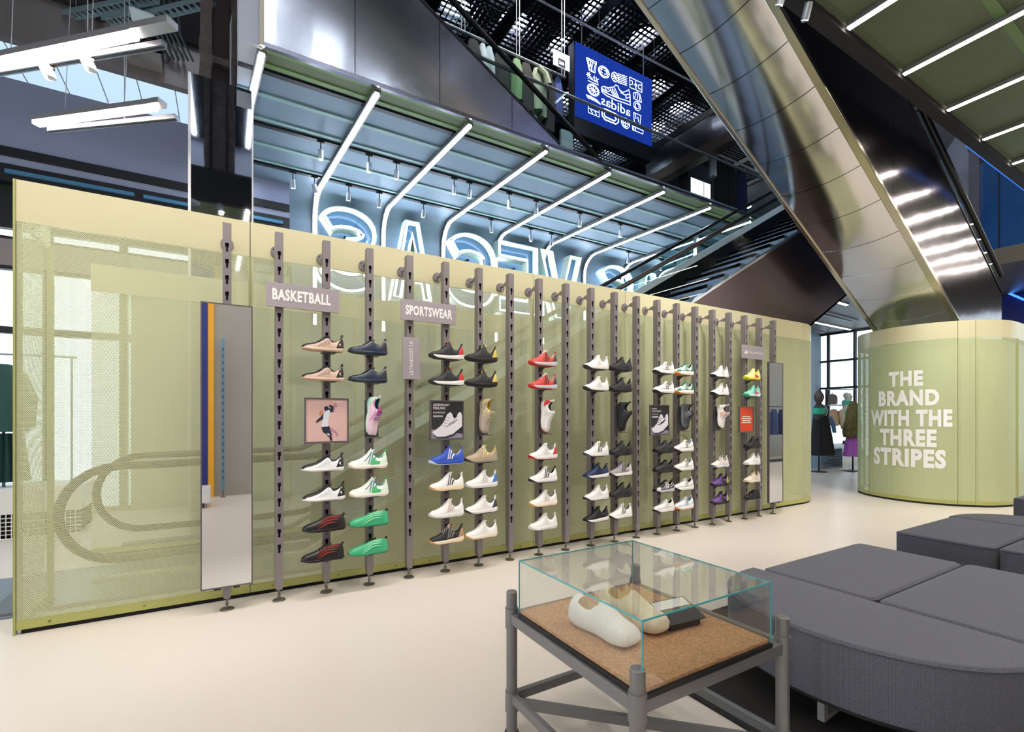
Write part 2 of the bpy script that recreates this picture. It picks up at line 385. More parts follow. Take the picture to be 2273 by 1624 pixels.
for k, (px, py) in enumerate([(1140, 50), (1325, 25), (1247, 105), (1428, 85), (1010, 15), (1510, 242), (1262, 222), (1452, 195), (1360, 335), (1292, 305), (1140, -60), (1455, 285)]):
    p = atZ(px, py, Z2+.2); t = thing('downlight', 'round downlight above the black cell ceiling, '+('upper left of the blue screen', 'at the very top, right of centre', 'touching the top left corner of the blue screen', 'right of the pale pipe near the steel soffit', 'at the top left end of the cell ceiling', 'above the steel bulkhead', 'left of the blue screen', 'just right of the blue screen', 'below the blue screen', 'lowest, under the left corner of the screen', 'beyond the top edge', 'right of the blue screen, lower')[k], 'light', tuple(p), 'downlights above the cell ceiling')
    obj('housing', MB().lathe([(.2, .12), (.3, .1), (.34, 0), (.33, 0), (.29, .09)], tuple(p), 20), dh, t)
    obj('lens', MB().lathe([(0, .04), (.2, .04), (.29, .05), (.29, .06), (0, .08)], tuple(p), 20), dl, t)
# stainless bulkhead running away from us under the upper ceiling
XF = 11.5
bf = struct('trim_5', MB().box(XF, XF+.3, 7.4, 11.0, atX(1600, 300, XF).z, atX(1590, 250, XF).z+.02), steel)
obj('bronze_edge', MB().box(XF-.02, XF+.3, 7.4, 11.0, atX(1600, 321, XF).z-.05, atX(1600, 300, XF).z), mat('bronze_trim', '#85776a', .3, .8), bf)

# light lines under the high roof of the atrium
for k in range(7):
    x = -.9+1.5*k
    led_line([(x, -5.7, Z2+.30), (x, 5.3, Z2+.30)], .07, 'light line under the high dark roof outside the picture, %s from the left' % words[k], 'light lines of the high roof', m=cool_led)
# ---------------------------------------------------------------- the long perforated pod (shoe wall)
YW = 4.13; ZT = 2.83; ZB0 = 2.57; RP = .96; X0 = -1.127; PW = 1.277
pod = thing('perforated_pod', 'long pale green perforated metal enclosure carrying the shoe wall', 'enclosure', (3.3, 5.1, 0))
def arc(cx, cy, r, a0, a1, n): return [(cx+r*math.cos(a0+(a1-a0)*i/n), cy+r*math.sin(a0+(a1-a0)*i/n)) for i in range(n+1)]
def strip_wall(path, z0, z1, th):
    """solid band following a floor path with thickness th to the left of travel"""
    mb = MB(); n = len(path); off = []
    for i, p in enumerate(path):
        a = Vector(path[max(0, i-1)]); b = Vector(path[min(n-1, i+1)]); d = (b-a).normalized(); off.append(Vector(p)+Vector((-d.y, d.x))*th)
    for i in range(n):
        mb.v += [(path[i][0], path[i][1], z0), (path[i][0], path[i][1], z1), (off[i].x, off[i].y, z1), (off[i].x, off[i].y, z0)]
    for i in range(n-1):
        k = 4*i
        for j in range(4): mb.f.append((k+j, k+(j+1) % 4, k+4+(j+1) % 4, k+4+j))
    mb.f += [(0, 1, 2, 3), tuple(4*(n-1)+j for j in (3, 2, 1, 0))]
    return mb
frame_m = mat('green_frame', '#a9ab6c', .45, .2)
segs = []
for k in range(7):
    a = X0+PW*k; b = a+PW
    if k == 6: b = 7.74
    segs.append([(a, YW), (b, YW)])
rc_ = arc(7.74, YW+RP, RP, -math.pi/2, math.pi/2, 24)
segs += [rc_[0:9], rc_[8:17], rc_[16:25]]
for k in range(7):
    b = 7.74-PW*k; a = max(b-PW, X0); segs.append([(b, YW+2*RP), (a, YW+2*RP)])
segs.append([(X0, YW+.56), (X0, YW)])
gap = .003
def shrink(path, g):
    a, b = Vector(path[0]), Vector(path[1]); c, d = Vector(path[-1]), Vector(path[-2])
    p = list(path); p[0] = tuple(a+(b-a).normalized()*g); p[-1] = tuple(c+(d-c).normalized()*g); return p
for s in segs:
    q = shrink(s, gap)
    pn = obj('perforated_panel', sheet(q, .085, ZB0), perf_green, pod, smooth=True)
    if abs(s[0][1]-YW) < 1e-6 or 7 < s[0][0] < 9:            # the sheet has thickness: its back face, 3 mm behind, carries the same holes
        bk = sheet(q, .085, ZB0); off = []
        for i in range(len(q)):
            a_ = Vector(q[max(0, i-1)]); b_ = Vector(q[min(len(q)-1, i+1)]); d_ = (b_-a_).normalized(); off.append(Vector((-d_.y, d_.x))*.003)
        bk.v = [(v[0]+off[i//2].x, v[1]+off[i//2].y, v[2]) for i, v in enumerate(bk.v)]
        obj('panel_back_face', bk, perf_green, pn, smooth=True)
    obj('top_band', strip_wall(q, ZB0, ZT, .03), green_band, pod, smooth=True)
    obj('bottom_rail', strip_wall(q, .03, .088, .025), green_rail, pod)
    # inner upright behind each joint
    p = Vector(q[0]); nxt = Vector(q[1]); d = (nxt-p).normalized(); nn = Vector((-d.y, d.x))
    c = p+nn*.03; obj('frame_upright', MB().box(c.x-.016, c.x+.016, c.y-.02, c.y+.02, .03, ZB0), frame_m, pod)
    L = (Vector(q[-1])-p).length
    if abs(d.y) < 1e-6 and p.y < 5:
        for fx in (.12, .5, .88):
            c = p+d*L*fx; obj('screw', MB().cyl((c.x, c.y-.004, .058), (c.x, c.y+.002, .058), .008, 8), mat('screw_olive', '#8d8d55', .4, .5), pod)
pl = [(X0+.02, YW+.02)]+[(p[0]-.02*math.cos(0), p[1]+.02) for p in [(7.74, YW)]]+arc(7.74, YW+RP, RP-.02, -math.pi/2, math.pi/2, 20)+[(X0+.02, YW+2*RP-.02)]
obj('plinth_gap', strip_wall([(X0+.02, YW+.015), (7.74, YW+.015)]+arc(7.74, YW+RP, RP-.015, -math.pi/2, math.pi/2, 20)+[(X0+.02, YW+2*RP-.015)], 0, .031, .02), blackgap, pod)
obj('inner_liner', MB().box(3.98, 7.7, YW+.20, YW+.22, .03, ZB0), mat('liner_green2', '#ccd4a6', .5), pod)
obj('end_post', MB().box(X0-.012, X0, YW-.004, YW+.03, 0, ZT), frame_m, pod)
# ---------------------------------------------------------------- the round pod on the right with the slogan
CP = (10.42, 3.42); RR = 1.03
pod2 = thing('round_pod', 'pale green perforated metal drum with a white five-line slogan beside the sofas', 'enclosure', (CP[0]+1, CP[1], 0))
def drum(phi): return (CP[0]+RR*math.cos(phi), CP[1]+RR*math.sin(phi))
def drum_hit(px):
    d = ray(px, 900); d2 = Vector((d.x, d.y)); c = Vector(CP); A = d2.dot(d2); B = -2*d2.dot(c); C_ = c.dot(c)-RR*RR
    disc = B*B-4*A*C_
    s = (-B-math.sqrt(max(disc, 0)))/(2*A); p = d2*s; return math.atan2(p.y-CP[1], p.x-CP[0]) % (2*math.pi), p
# seams seen in the photograph
seam = [drum_hit(x)[0] for x in (1931, 2126, 2166)]
cuts = [math.pi/2, 2.1]+seam+[3*math.pi/2]
cuts = sorted(cuts)
segs2 = []
for a, b in zip(cuts[:-1], cuts[1:]): segs2.append([drum(a+(b-a)*i/10) for i in range(11)])
segs2.append([(CP[0], CP[1]-RR), (13.6, CP[1]-RR)]); segs2.append([(16, CP[1]+RR), (CP[0], CP[1]+RR)]); segs2.append([(13.6, CP[1]-RR), (16, CP[1]-RR)])
perf_g2 = perforated('perforated_green_sheet_fine', '#d3dbac', .0084, .30, .42, .15)
for s in segs2:
    q = shrink(s, gap)
    obj('perforated_panel', sheet(q, .085, ZB0), perf_g2, pod2, smooth=True)
    obj('top_band', strip_wall(q, ZB0, ZT, .03), green_band, pod2, smooth=True)
    obj('bottom_rail', strip_wall(q, .03, .088, .025), green_rail, pod2, smooth=True)
    c = Vector(q[0]); obj('frame_upright', MB().box(c.x+.03, c.x+.06, c.y-.016, c.y+.016, .03, ZB0), frame_m, pod2)
obj('plinth_gap', strip_wall([drum(math.pi/2+math.pi*i/20)for i in range(21)]+[(16, CP[1]-RR+.01)], 0, .031, .02), blackgap, pod2)
# inner liner that gives the drum its solid look
RL = RR-.16
obj('inner_liner', strip_wall([(CP[0]+RL*math.cos(math.pi/2+math.pi*i/24), CP[1]+RL*math.sin(math.pi/2+math.pi*i/24)) for i in range(25)]+[(16, CP[1]-RL)], .03, ZB0, .02), mat('liner_green', '#c4d29e', .5), pod2)
slog = mat('slogan_white', '#f6f6f4', .5)
for body, pxl, pxr, pyt, pyb in (('THE', 1973, 2049, 823, 857), ('BRAND', 1951, 2085, 865, 900), ('WITH THE', 1934, 2114, 909, 946), ('THREE', 1954, 2079, 952, 990), ('STRIPES', 1940, 2100, 995, 1036)):
    pa, p1 = drum_hit(pxl); pb, p2 = drum_hit(pxr); pm = (pa+pb)/2
    dm = ray((pxl+pxr)/2, 900); dist = (Vector(drum(pm)).length)/Vector((dm.x, dm.y)).length
    zt = H+(HY-pyt)/F*dist; zb = H+(HY-pyb)/F*dist
    w = abs(pb-pa)*RR
    tm = text_mesh(body, zt-zb, w, .05)
    tm.v = [((CP[0]+(RR+.004)*math.cos(pm+x/RR)), CP[1]+(RR+.004)*math.sin(pm+x/RR), zb+z) for x, y, z in tm.v]
    obj('slogan_line', tm, slog, pod2)
# ---------------------------------------------------------------- slotted display posts
YP = 3.94; SP = .3306
post_m = mat('post_taupe', '#8b8386', .42, .35)
post_d = mat('post_inner_black', '#17161a', .7)
foot_m = mat('foot_steel', '#77746e', .3, .8)
def make_post():
    t = thing('display_post', 'slotted taupe metal post', 'post', (0, 0, 0), 'slotted posts of the shoe wall', world=False)
    w, d = .027, .032; zt, zb = 2.715, .085
    rl = MB()
    rl.box(-w, -w+.006, -d, d, zb+.06, zt).box(w-.006, w, -d, d, zb+.06, zt).box(-w, w, d-.006, d, zb+.06, zt).box(-w, w, -d, d, zt-.006, zt)
    # front plate with keyhole slots
    n = 20; z = zt-.14; pitch = .1135; zprev = zt
    for k in range(n):
        a = z-k*pitch; b = a-.062; c = a-.03
        rl.box(-w, w, -d, -d+.005, a, zprev)
        rl.box(-w, -.011, -d, -d+.005, c, a).box(.011, w, -d, -d+.005, c, a)
        rl.box(-w, -.007, -d, -d+.005, b, c).box(.007, w, -d, -d+.005, b, c)
        zprev = b
    rl.box(-w, w, -d, -d+.005, zb+.06, zprev)
    obj('rail', rl, post_m, t)
    obj('slot_backing', MB().box(-w+.007, w-.007, -d+.02, -d+.024, zb+.1, zt-.1), post_d, t)
    en = MB(); en.prism_y([(-w, zb+.06), (w, zb+.06), (.02, zb), (-.02, zb)], -d, d); obj('tapered_end', en, post_m, t)
    obj('levelling_rod', MB().tube([(0, 0, zb+.005), (0, 0, .045), (0, 0, .044), (0, 0, .03), (0, 0, .029), (0, 0, .008)], [.007, .007, .011, .011, .006, .009], 10), foot_m, t)
    obj('foot_disc', MB().lathe([(0, 0), (.043, 0), (.045, .003), (.04, .008), (.012, .011), (0, .012)], (0, 0, 0), 24), foot_m, t, smooth=True)
    br = MB(); br.prism_x([(d, 2.60), (d, 2.665), (.11, 2.645), (.11, 2.625)], -.012, .012).cyl((0, .10, 2.632), (0, YW-YP-.01, 2.632), .008, 8)
    obj('wall_arm', br, post_m, t)
    fl = obj('wall_flange', MB().cyl((0, YW-YP-.013, 2.632), (0, YW-YP, 2.632), .043, 24), post_m, t)
    for a in range(3):
        ca, sa = .028*math.cos(a*2.09+.5), .028*math.sin(a*2.09+.5)
        obj('bolt', MB().cyl((ca, YW-YP-.016, 2.632+sa), (ca, YW-YP-.012, 2.632+sa), .005, 6), post_d, fl)
    return t
NPOST = 21
carry = {0: 'holding the large tall mirror', 1: 'bare below the BASKETBALL sign', 2: 'holding the player poster', 3: 'holding navy, pink and green basketball shoes',
         4: 'behind the narrow vertical sign', 5: 'holding the poster with a white running shoe', 6: 'holding the black and yellow shoes', 7: 'bare, right of the beige shoes', 8: 'holding the red and white shoes', 9: 'bare, right of the red and white shoes',
         10: 'holding the navy shoe', 11: 'holding the black shoes and a grey one', 12: 'bare, between black running shoes and the second dark poster', 13: 'holding the small dark poster', 14: 'holding the orange-soled shoes', 15: 'bare, right of the orange-soled shoes',
         16: 'holding the purple shoes', 17: 'bare, right of the purple shoes', 18: 'holding the orange poster', 19: 'bare, right of the orange poster', 20: 'holding the far narrow mirror'}
post0 = make_post(); posts = []
for k in range(NPOST):
    lab = '%s slotted post%s, %s' % (words[k], '' if k == 20 else ' from the left', carry[k])
    if k == 0: o = post0; o.location = (0, YP, 0); o['label'] = lab
    else: o = copy_tree(post0, (SP*k, YP, 0), lab)
    posts.append(o)
# ---------------------------------------------------------------- mirrors on the end posts
fr_m = mat('mirror_frame', '#6d666a', .4, .4)
def tall_mirror(pxs, label):
    Yf = 3.868; a = atY(*pxs[0], Yf); b = atY(*pxs[1], Yf); x0, x1, z1 = a.x, b.x, a.z; z0 = atY(*pxs[2], Yf).z
    t = thing('tall_mirror', label, 'mirror', ((x0+x1)/2, Yf, z0), 'mirrors of the shoe wall')
    f = .008; fr = MB(); fr.box(x0, x0+f, Yf-.004, Yf+.028, z0, z1).box(x1-f, x1, Yf-.004, Yf+.028, z0, z1).box(x0+f, x1-f, Yf-.004, Yf+.028, z1-f, z1).box(x0+f, x1-f, Yf-.004, Yf+.028, z0, z0+f)
    fr.box(x0+f, x1-f, Yf+.01, Yf+.028, z0+f, z1-f)
    obj('frame', fr, fr_m, t); obj('mirror_glass', MB().box(x0+f, x1-f, Yf, Yf+.008, z0+f, z1-f), mirror_m, t)
    for x in (x0+.1, x1-.1): obj('clip', MB().box(x-.02, x+.02, Yf, Yf+.03, z0-.012, z0), post_d, t)
    return t
tall_mirror([(445, 668), (561, 680), (445, 1312)], 'large tall framed mirror on the first post, reflecting the floor')
tall_mirror([(1707, 803), (1738, 806), (1707, 1117)], 'narrow tall mirror on the last post near the rounded end')
# ---------------------------------------------------------------- signs and posters on the posts
sign_m = mat('sign_taupe', '#a39a9f', .5, .1); white_print = mat('white_print', '#f4f2f0', .5)
YS = 3.875
def sign_plate(name, pl, pr, pb, label, group, lines, lm=None):
    a = atY(*pl, YS); b = atY(*pr, YS); z1 = a.z; z0 = atY(*pb, YS).z
    t = thing(name, label, 'sign', ((a.x+b.x)/2, YS, z0), group)
    obj('plate', MB().box(a.x, b.x, YS, YS+.012, z0, z1), sign_m, t, bevel=.002)
    for k in range(1, 20):
        if a.x-.02 < SP*k < b.x+.02: obj('hook', MB().box(SP*k-.008, SP*k+.008, YS+.012, YP-.03, (z0+z1)/2-.03, (z0+z1)/2+.03), post_d, t)
    return t, a.x, b.x, z0, z1
t, a, b, z0, z1 = sign_plate('category_sign', (590.5, 623), (752.5, 646), (590.5, 678), 'wide taupe sign lettered BASKETBALL in white', 'wide category signs', None)
tx = text_mesh('BASKETBALL', (z1-z0)*.47, (b-a)*.80, .04); obj('lettering', xf(tx, Matrix.Translation(((a+b)/2-.01, YS-.002, z0+(z1-z0)*.28))), white_print, t)
t, a, b, z0, z1 = sign_plate('category_sign', (890, 661.5), (1013, 683), (890, 708.5), 'wide taupe sign lettered SPORTSWEAR in white', 'wide category signs', None)
tx = text_mesh('SPORTSWEAR', (z1-z0)*.47, (b-a)*.84, .04); obj('lettering', xf(tx, Matrix.Translation(((a+b)/2, YS-.002, z0+(z1-z0)*.26))), white_print, t)
t, a, b, z0, z1 = sign_plate('product_sign', (893.6, 747), (933, 750), (893.6, 840.5), 'narrow taupe sign with white lettering turned upright', None, None)
tx = text_mesh('ULTRABOOST 1.0', (b-a)*.2, (z1-z0)*.8, .012); obj('lettering', xf(tx, Matrix.Translation(((a+b)/2+.012, YS-.002, (z0+z1)/2)) @ Matrix.Rotation(-math.pi/2, 4, 'Y')), white_print, t)
t, a, b, z0, z1 = sign_plate('collection_sign', (1647, 764), (1697, 771), (1647, 794), 'small taupe sign with a white triangular emblem, far right', None, None)
em = MB()
cx_ = a+(b-a)*.17; zc = z0+(z1-z0)*.36; u_ = (z1-z0)*.34
for i, (bx, hh) in enumerate(((-.5, .45), (-.15, .8), (.22, 1.0))):
    em.prism_y([(cx_+bx*u_, zc), (cx_+(bx+.28)*u_, zc), (cx_+(bx+.28-.0)*u_, zc+hh*u_*.55), (cx_+(bx+.02)*u_, zc+hh*u_*.8)], YS-.002, YS)
obj('emblem', em, white_print, t)
tx = text_mesh('STELLA McCARTNEY', (z1-z0)*.15, (b-a)*.66, .0); obj('lettering', xf(tx, Matrix.Translation((a+(b-a)*.63, YS-.002, z0+(z1-z0)*.40))), white_print, t)
pf = mat('poster_frame', '#6b6669', .4, .3)
def poster(pl, pr, pb, bg, label):
    Yq = 3.84; a = atY(*pl, Yq); b = atY(*pr, Yq); z1 = a.z; z0 = atY(*pb, Yq).z
    t = thing('framed_poster', label, 'poster', ((a.x+b.x)/2, Yq, z0), 'framed posters of the shoe wall')
    f = .011
    fr = MB(); fr.box(a.x, a.x+f, Yq, Yq+.02, z0, z1).box(b.x-f, b.x, Yq, Yq+.02, z0, z1).box(a.x+f, b.x-f, Yq, Yq+.02, z1-f, z1).box(a.x+f, b.x-f, Yq, Yq+.02, z0, z0+f*1.4)
    fr.box(a.x+.1, a.x+.14, Yq+.018, YP-.03, (z0+z1)/2-.04, (z0+z1)/2+.04)
    obj('frame', fr, pf, t); obj('print', MB().box(a.x+f, b.x-f, Yq+.006, Yq+.012, z0+f, z1-f), bg, t)
    return t, lambda u, v: (a.x+f+(b.x-a.x-2*f)*u, Yq+.005, z0+f+(z1-z0-2*f)*v)
def flat(t, P, m, pts, name='printed_shape', dy=.0):
    mb = MB(); q = [Vector(P(*p)) for p in pts]
    mb.prism([(v.x, v.y-dy, v.z) for v in q], (0, .0012, 0)); return obj(name, mb, m, t)
def blob(u, v, ru, rv, n=14): return [(u+ru*math.cos(2*math.pi*i/n), v+rv*math.sin(2*math.pi*i/n)) for i in range(n)]
# poster 1: a leaping basketball player on pink
pm = mat('poster_pink', '#d9b4ae', .55, var=.06, vscale=3)
t, P = poster((676, 882), (774, 882.5), (676, 985), pm, 'square framed poster of a leaping basketball player on pink')
skin = mat('print_dark', '#1d2238', .6); jersey = mat('print_jersey', '#d8dfea', .6); ghost = mat('print_ghost', '#b98a99', .6); orange = mat('print_orange', '#c98a66', .6)
def limb(pts, w, m, dy): 
    L_, R_ = [], []
    for i, p in enumerate(pts):
        a = Vector(pts[max(0, i-1)]); b = Vector(pts[min(len(pts)-1, i+1)]); d = (b-a).normalized(); n_ = Vector((-d.y, d.x)); ww = w[i] if isinstance(w, (list, tuple)) else w
        L_.append(tuple(Vector(p)+n_*ww)); R_.append(tuple(Vector(p)-n_*ww))
    flat(t, P, m, L_+R_[::-1], dy=dy)
limb([(.42, .38), (.58, .30), (.74, .2), (.76, .12)], [.05, .045, .03, .025], ghost, .0002)
flat(t, P, ghost, blob(.7, .86, .055, .05), dy=.0002)
limb([(.62, .7), (.66, .78), (.68, .83)], [.045, .04, .03], ghost, .0004)
flat(t, P, orange, blob(.36, .66, .05, .07), dy=.0004)
limb([(.5, .72), (.4, .58), (.28, .5), (.24, .46)], [.045, .04, .028, .02], skin, .0006)
limb([(.54, .76), (.62, .74), (.63, .82), (.56, .86)], [.05, .045, .035, .025], skin, .0006)
flat(t, P, jersey, [(.42, .68), (.5, .76), (.57, .75), (.56, .62), (.53, .48), (.53, .36), (.4, .32), (.36, .4), (.4, .52)], dy=.0008)
flat(t, P, skin, blob(.485, .79, .055, .055), dy=.001)
limb([(.42, .36), (.44, .26), (.53, .2), (.55, .12)], [.06, .05, .04, .025], skin, .0010)
limb([(.5, .36), (.55, .24), (.6, .14)], [.055, .042, .03], skin, .0012)
flat(t, P, jersey, [(.5, .205), (.56, .19), (.575, .155), (.525, .15)], dy=.0014)
flat(t, P, skin, [(.55, .13), (.62, .13), (.63, .03), (.58, .02)], dy=.0014)
flat(t, P, white_print, [(.74, .955), (.9, .955), (.9, .945), (.74, .945)], dy=.0004)
# posters 2 and 3: dark grey with a white shoe and lettering
grad = mat('poster_charcoal', '#2c2b31', .5, var=.3, vscale=2.2); shoe_w = mat('print_shoe_white', '#e6e3ea', .6); shoe_s = mat('print_shoe_grey', '#a9a6b0', .6); lowg = mat('print_floor_grey', '#8e8b98', .6)
def shoe_poster(t, P, lines, dark):
    flat(t, P, lowg, [(0, 0), (1, 0), (1, .12), (0, .26)], 'printed_ground', .0001)
    flat(t, P, skin, [(.02, .12), (.2, .04), (.45, .05), (.7, .12), (.97, .3), (.97, .25), (.7, .07), (.42, .0), (.2, .01)], dy=.0006)
    flat(t, P, shoe_w, [(.03, .18), (.18, .06), (.42, .06), (.7, .14), (.98, .33), (.98, .62), (.94, .72), (.86, .7), (.8, .6), (.7, .55), (.66, .66), (.6, .72), (.5, .66), (.42, .5), (.33, .38), (.2, .28)], dy=.0008)
    for k in range(3): flat(t, P, skin if dark else shoe_s, [(.44+.1*k, .3+.045*k), (.5+.1*k, .31+.045*k), (.64+.1*k, .42+.045*k), (.6+.1*k, .45+.045*k)], 'printed_stripe', .0012)
    for k in range(4): flat(t, P, skin if dark else shoe_s, [(.3+.06*k, .36+.07*k), (.44+.05*k, .33+.07*k), (.45+.05*k, .35+.07*k), (.31+.06*k, .38+.07*k)], 'printed_lace', .0012)
    flat(t, P, shoe_s, [(.8, .6), (.7, .55), (.67, .63), (.75, .52), (.84, .62)], 'printed_collar', .0012)
    for body, u0, u1, v0, v1 in lines:
        p = Vector(P(u0, v0)); q = Vector(P(u1, v1)); tm = text_mesh(body, q.z-p.z, q.x-p.x, .02)
        obj('lettering', xf(tm, Matrix.Translation(((p.x+q.x)/2, p.y-.001, p.z))), white_print, t)
    return t
t, P = poster((955, 887.5), (1030, 890), (955, 977), grad, 'framed dark poster lettered LEGENDARY FEELING with a white shoe')
shoe_poster(t, P, [('LEGENDARY', .06, .58, .88, .945), ('FEELING', .06, .44, .79, .855), ('ULTRABOOST', .06, .44, .685, .725)], False)
for v in (.615, .585): flat(t, P, white_print, [(.06, v), (.36, v), (.36, v+.012), (.06, v+.012)], 'fine_print', .0004)
t, P = poster((1444, 898), (1486, 898.5), (1444, 966), grad, 'small framed dark poster lettered MOVE LIKE LIGHT')
shoe_poster(t, P, [('MOVE', .07, .32, .87, .93), ('LIKE LIGHT', .07, .58, .785, .845)], True)
for v in (.70, .615, .58): flat(t, P, white_print, [(.07, v), (.42, v), (.42, v+.018), (.07, v+.018)], 'fine_print', .0004)
om = mat('poster_orange', '#e2461a', .5)
t, P = poster((1642, 901.5), (1673, 902), (1642, 960), om, 'small framed orange-red poster with four short white lines')
for v, w in ((.6, .3), (.52, .38), (.44, .32), (.36, .37)): flat(t, P, white_print, [(.5-w, v), (.5+w, v), (.5+w, v+.03), (.5-w, v+.03)], 'fine_print', .0004)
# ---------------------------------------------------------------- shoes
def cr(xs, ys, x):
    """smooth (monotone-ish) interpolation"""
    n = len(xs)
    if x <= xs[0]: return ys[0]
    if x >= xs[-1]: return ys[-1]
    i = max(k for k in range(n) if xs[k] <= x); i = min(i, n-2)
    h = xs[i+1]-xs[i]; t = (x-xs[i])/h
    def m(k):
        if k == 0: return (ys[1]-ys[0])/(xs[1]-xs[0])
        if k == n-1: return (ys[-1]-ys[-2])/(xs[-1]-xs[-2])
        return (ys[k+1]-ys[k-1])/(xs[k+1]-xs[k-1])
    a, b = ys[i], ys[i+1]; m0, m1 = m(i)*h, m(i+1)*h
    return (2*t**3-3*t**2+1)*a+(t**3-2*t**2+t)*m0+(-2*t**3+3*t**2)*b+(t**3-t**2)*m1
SX = [0, .04, .12, .22, .32, .40, .52, .65, .80, .92, 1.0]
MODELS = {
 # zt = top line, zs = midsole top, zb = ground line, w = half width; s runs heel 0 -> toe 1
 'runner': dict(L=.300, zt=[.100, .132, .100, .086, .102, .148, .122, .090, .068, .060, .044], zs=[.046, .045, .042, .038, .035, .033, .031, .030, .029, .030, .028], zb=[.012, .004, 0, 0, 0, 0, 0, 0, .003, .011, .020], w=[.024, .032, .037, .037, .035, .036, .041, .046, .0455, .041, .024], open=(.05, .38)),
 'court': dict(L=.290, zt=[.086, .118, .094, .082, .096, .114, .092, .070, .057, .049, .034], zs=[.026, .026, .024, .022, .021, .021, .021, .021, .02, .021, .019], zb=[.006, 0, 0, 0, 0, 0, 0, 0, .002, .008, .013], w=[.024, .033, .037, .037, .036, .038, .043, .047, .045, .039, .021], open=(.05, .36)),
 'wave': dict(L=.295, zt=[.076, .106, .11, .104, .108, .112, .098, .080, .066, .056, .038], zs=[.018, .018, .017, .016, .016, .016, .016, .016, .016, .018, .018], zb=[.006, 0, 0, 0, 0, 0, 0, 0, .003, .010, .015], w=[.026, .035, .039, .039, .038, .039, .044, .048, .047, .041, .023], open=(.05, .34)),
 'chunky': dict(L=.292, zt=[.094, .132, .108, .092, .106, .136, .112, .090, .076, .069, .050], zs=[.050, .048, .044, .040, .036, .034, .033, .033, .033, .034, .03], zb=[.010, .003, 0, 0, 0, 0, 0, 0, .003, .010, .016], w=[.028, .036, .041, .041, .039, .040, .045, .049, .048, .043, .026], open=(.05, .36)),
 'swoop': dict(L=.292, zt=[.090, .130, .102, .088, .110, .148, .116, .086, .067, .059, .043], zs=[.040, .038, .034, .030, .028, .028, .028, .027, .026, .027, .024], zb=[.014, .006, 0, 0, .003, .004, .002, 0, .003, .010, .018], w=[.026, .034, .039, .039, .037, .038, .043, .047, .046, .041, .024], open=(.05, .37)),
}
NA = 16
def prof(m, k, s): return cr(SX, MODELS[m][k], s)
def upt(m, s, a, off=0.):
    """point of the upper: s along, a from 0 (camera side, y<0) to pi (wall side)"""
    D = MODELS[m]; w = prof(m, 'w', s)*(.90 if s > .1 else .86); zs = prof(m, 'zs', s)-.004; zt = prof(m, 'zt', s)
    c, sn = math.cos(a), math.sin(a)
    o = D['open']; narrow = 1.0
    hgt = (zt-zs)
    y = -math.copysign(abs(c)**.62, c)*w; z = zs+hgt*abs(sn)**.85
    # upper part leans inwards
    y *= 1-.30*min(1, hgt/.09)*(abs(sn)**2)
    x = D['L']*(.5-s)
    n_ = Vector((0, -c, sn)).normalized()
    return Vector((x, y, z))+n_*off
_shoe_cache = {}
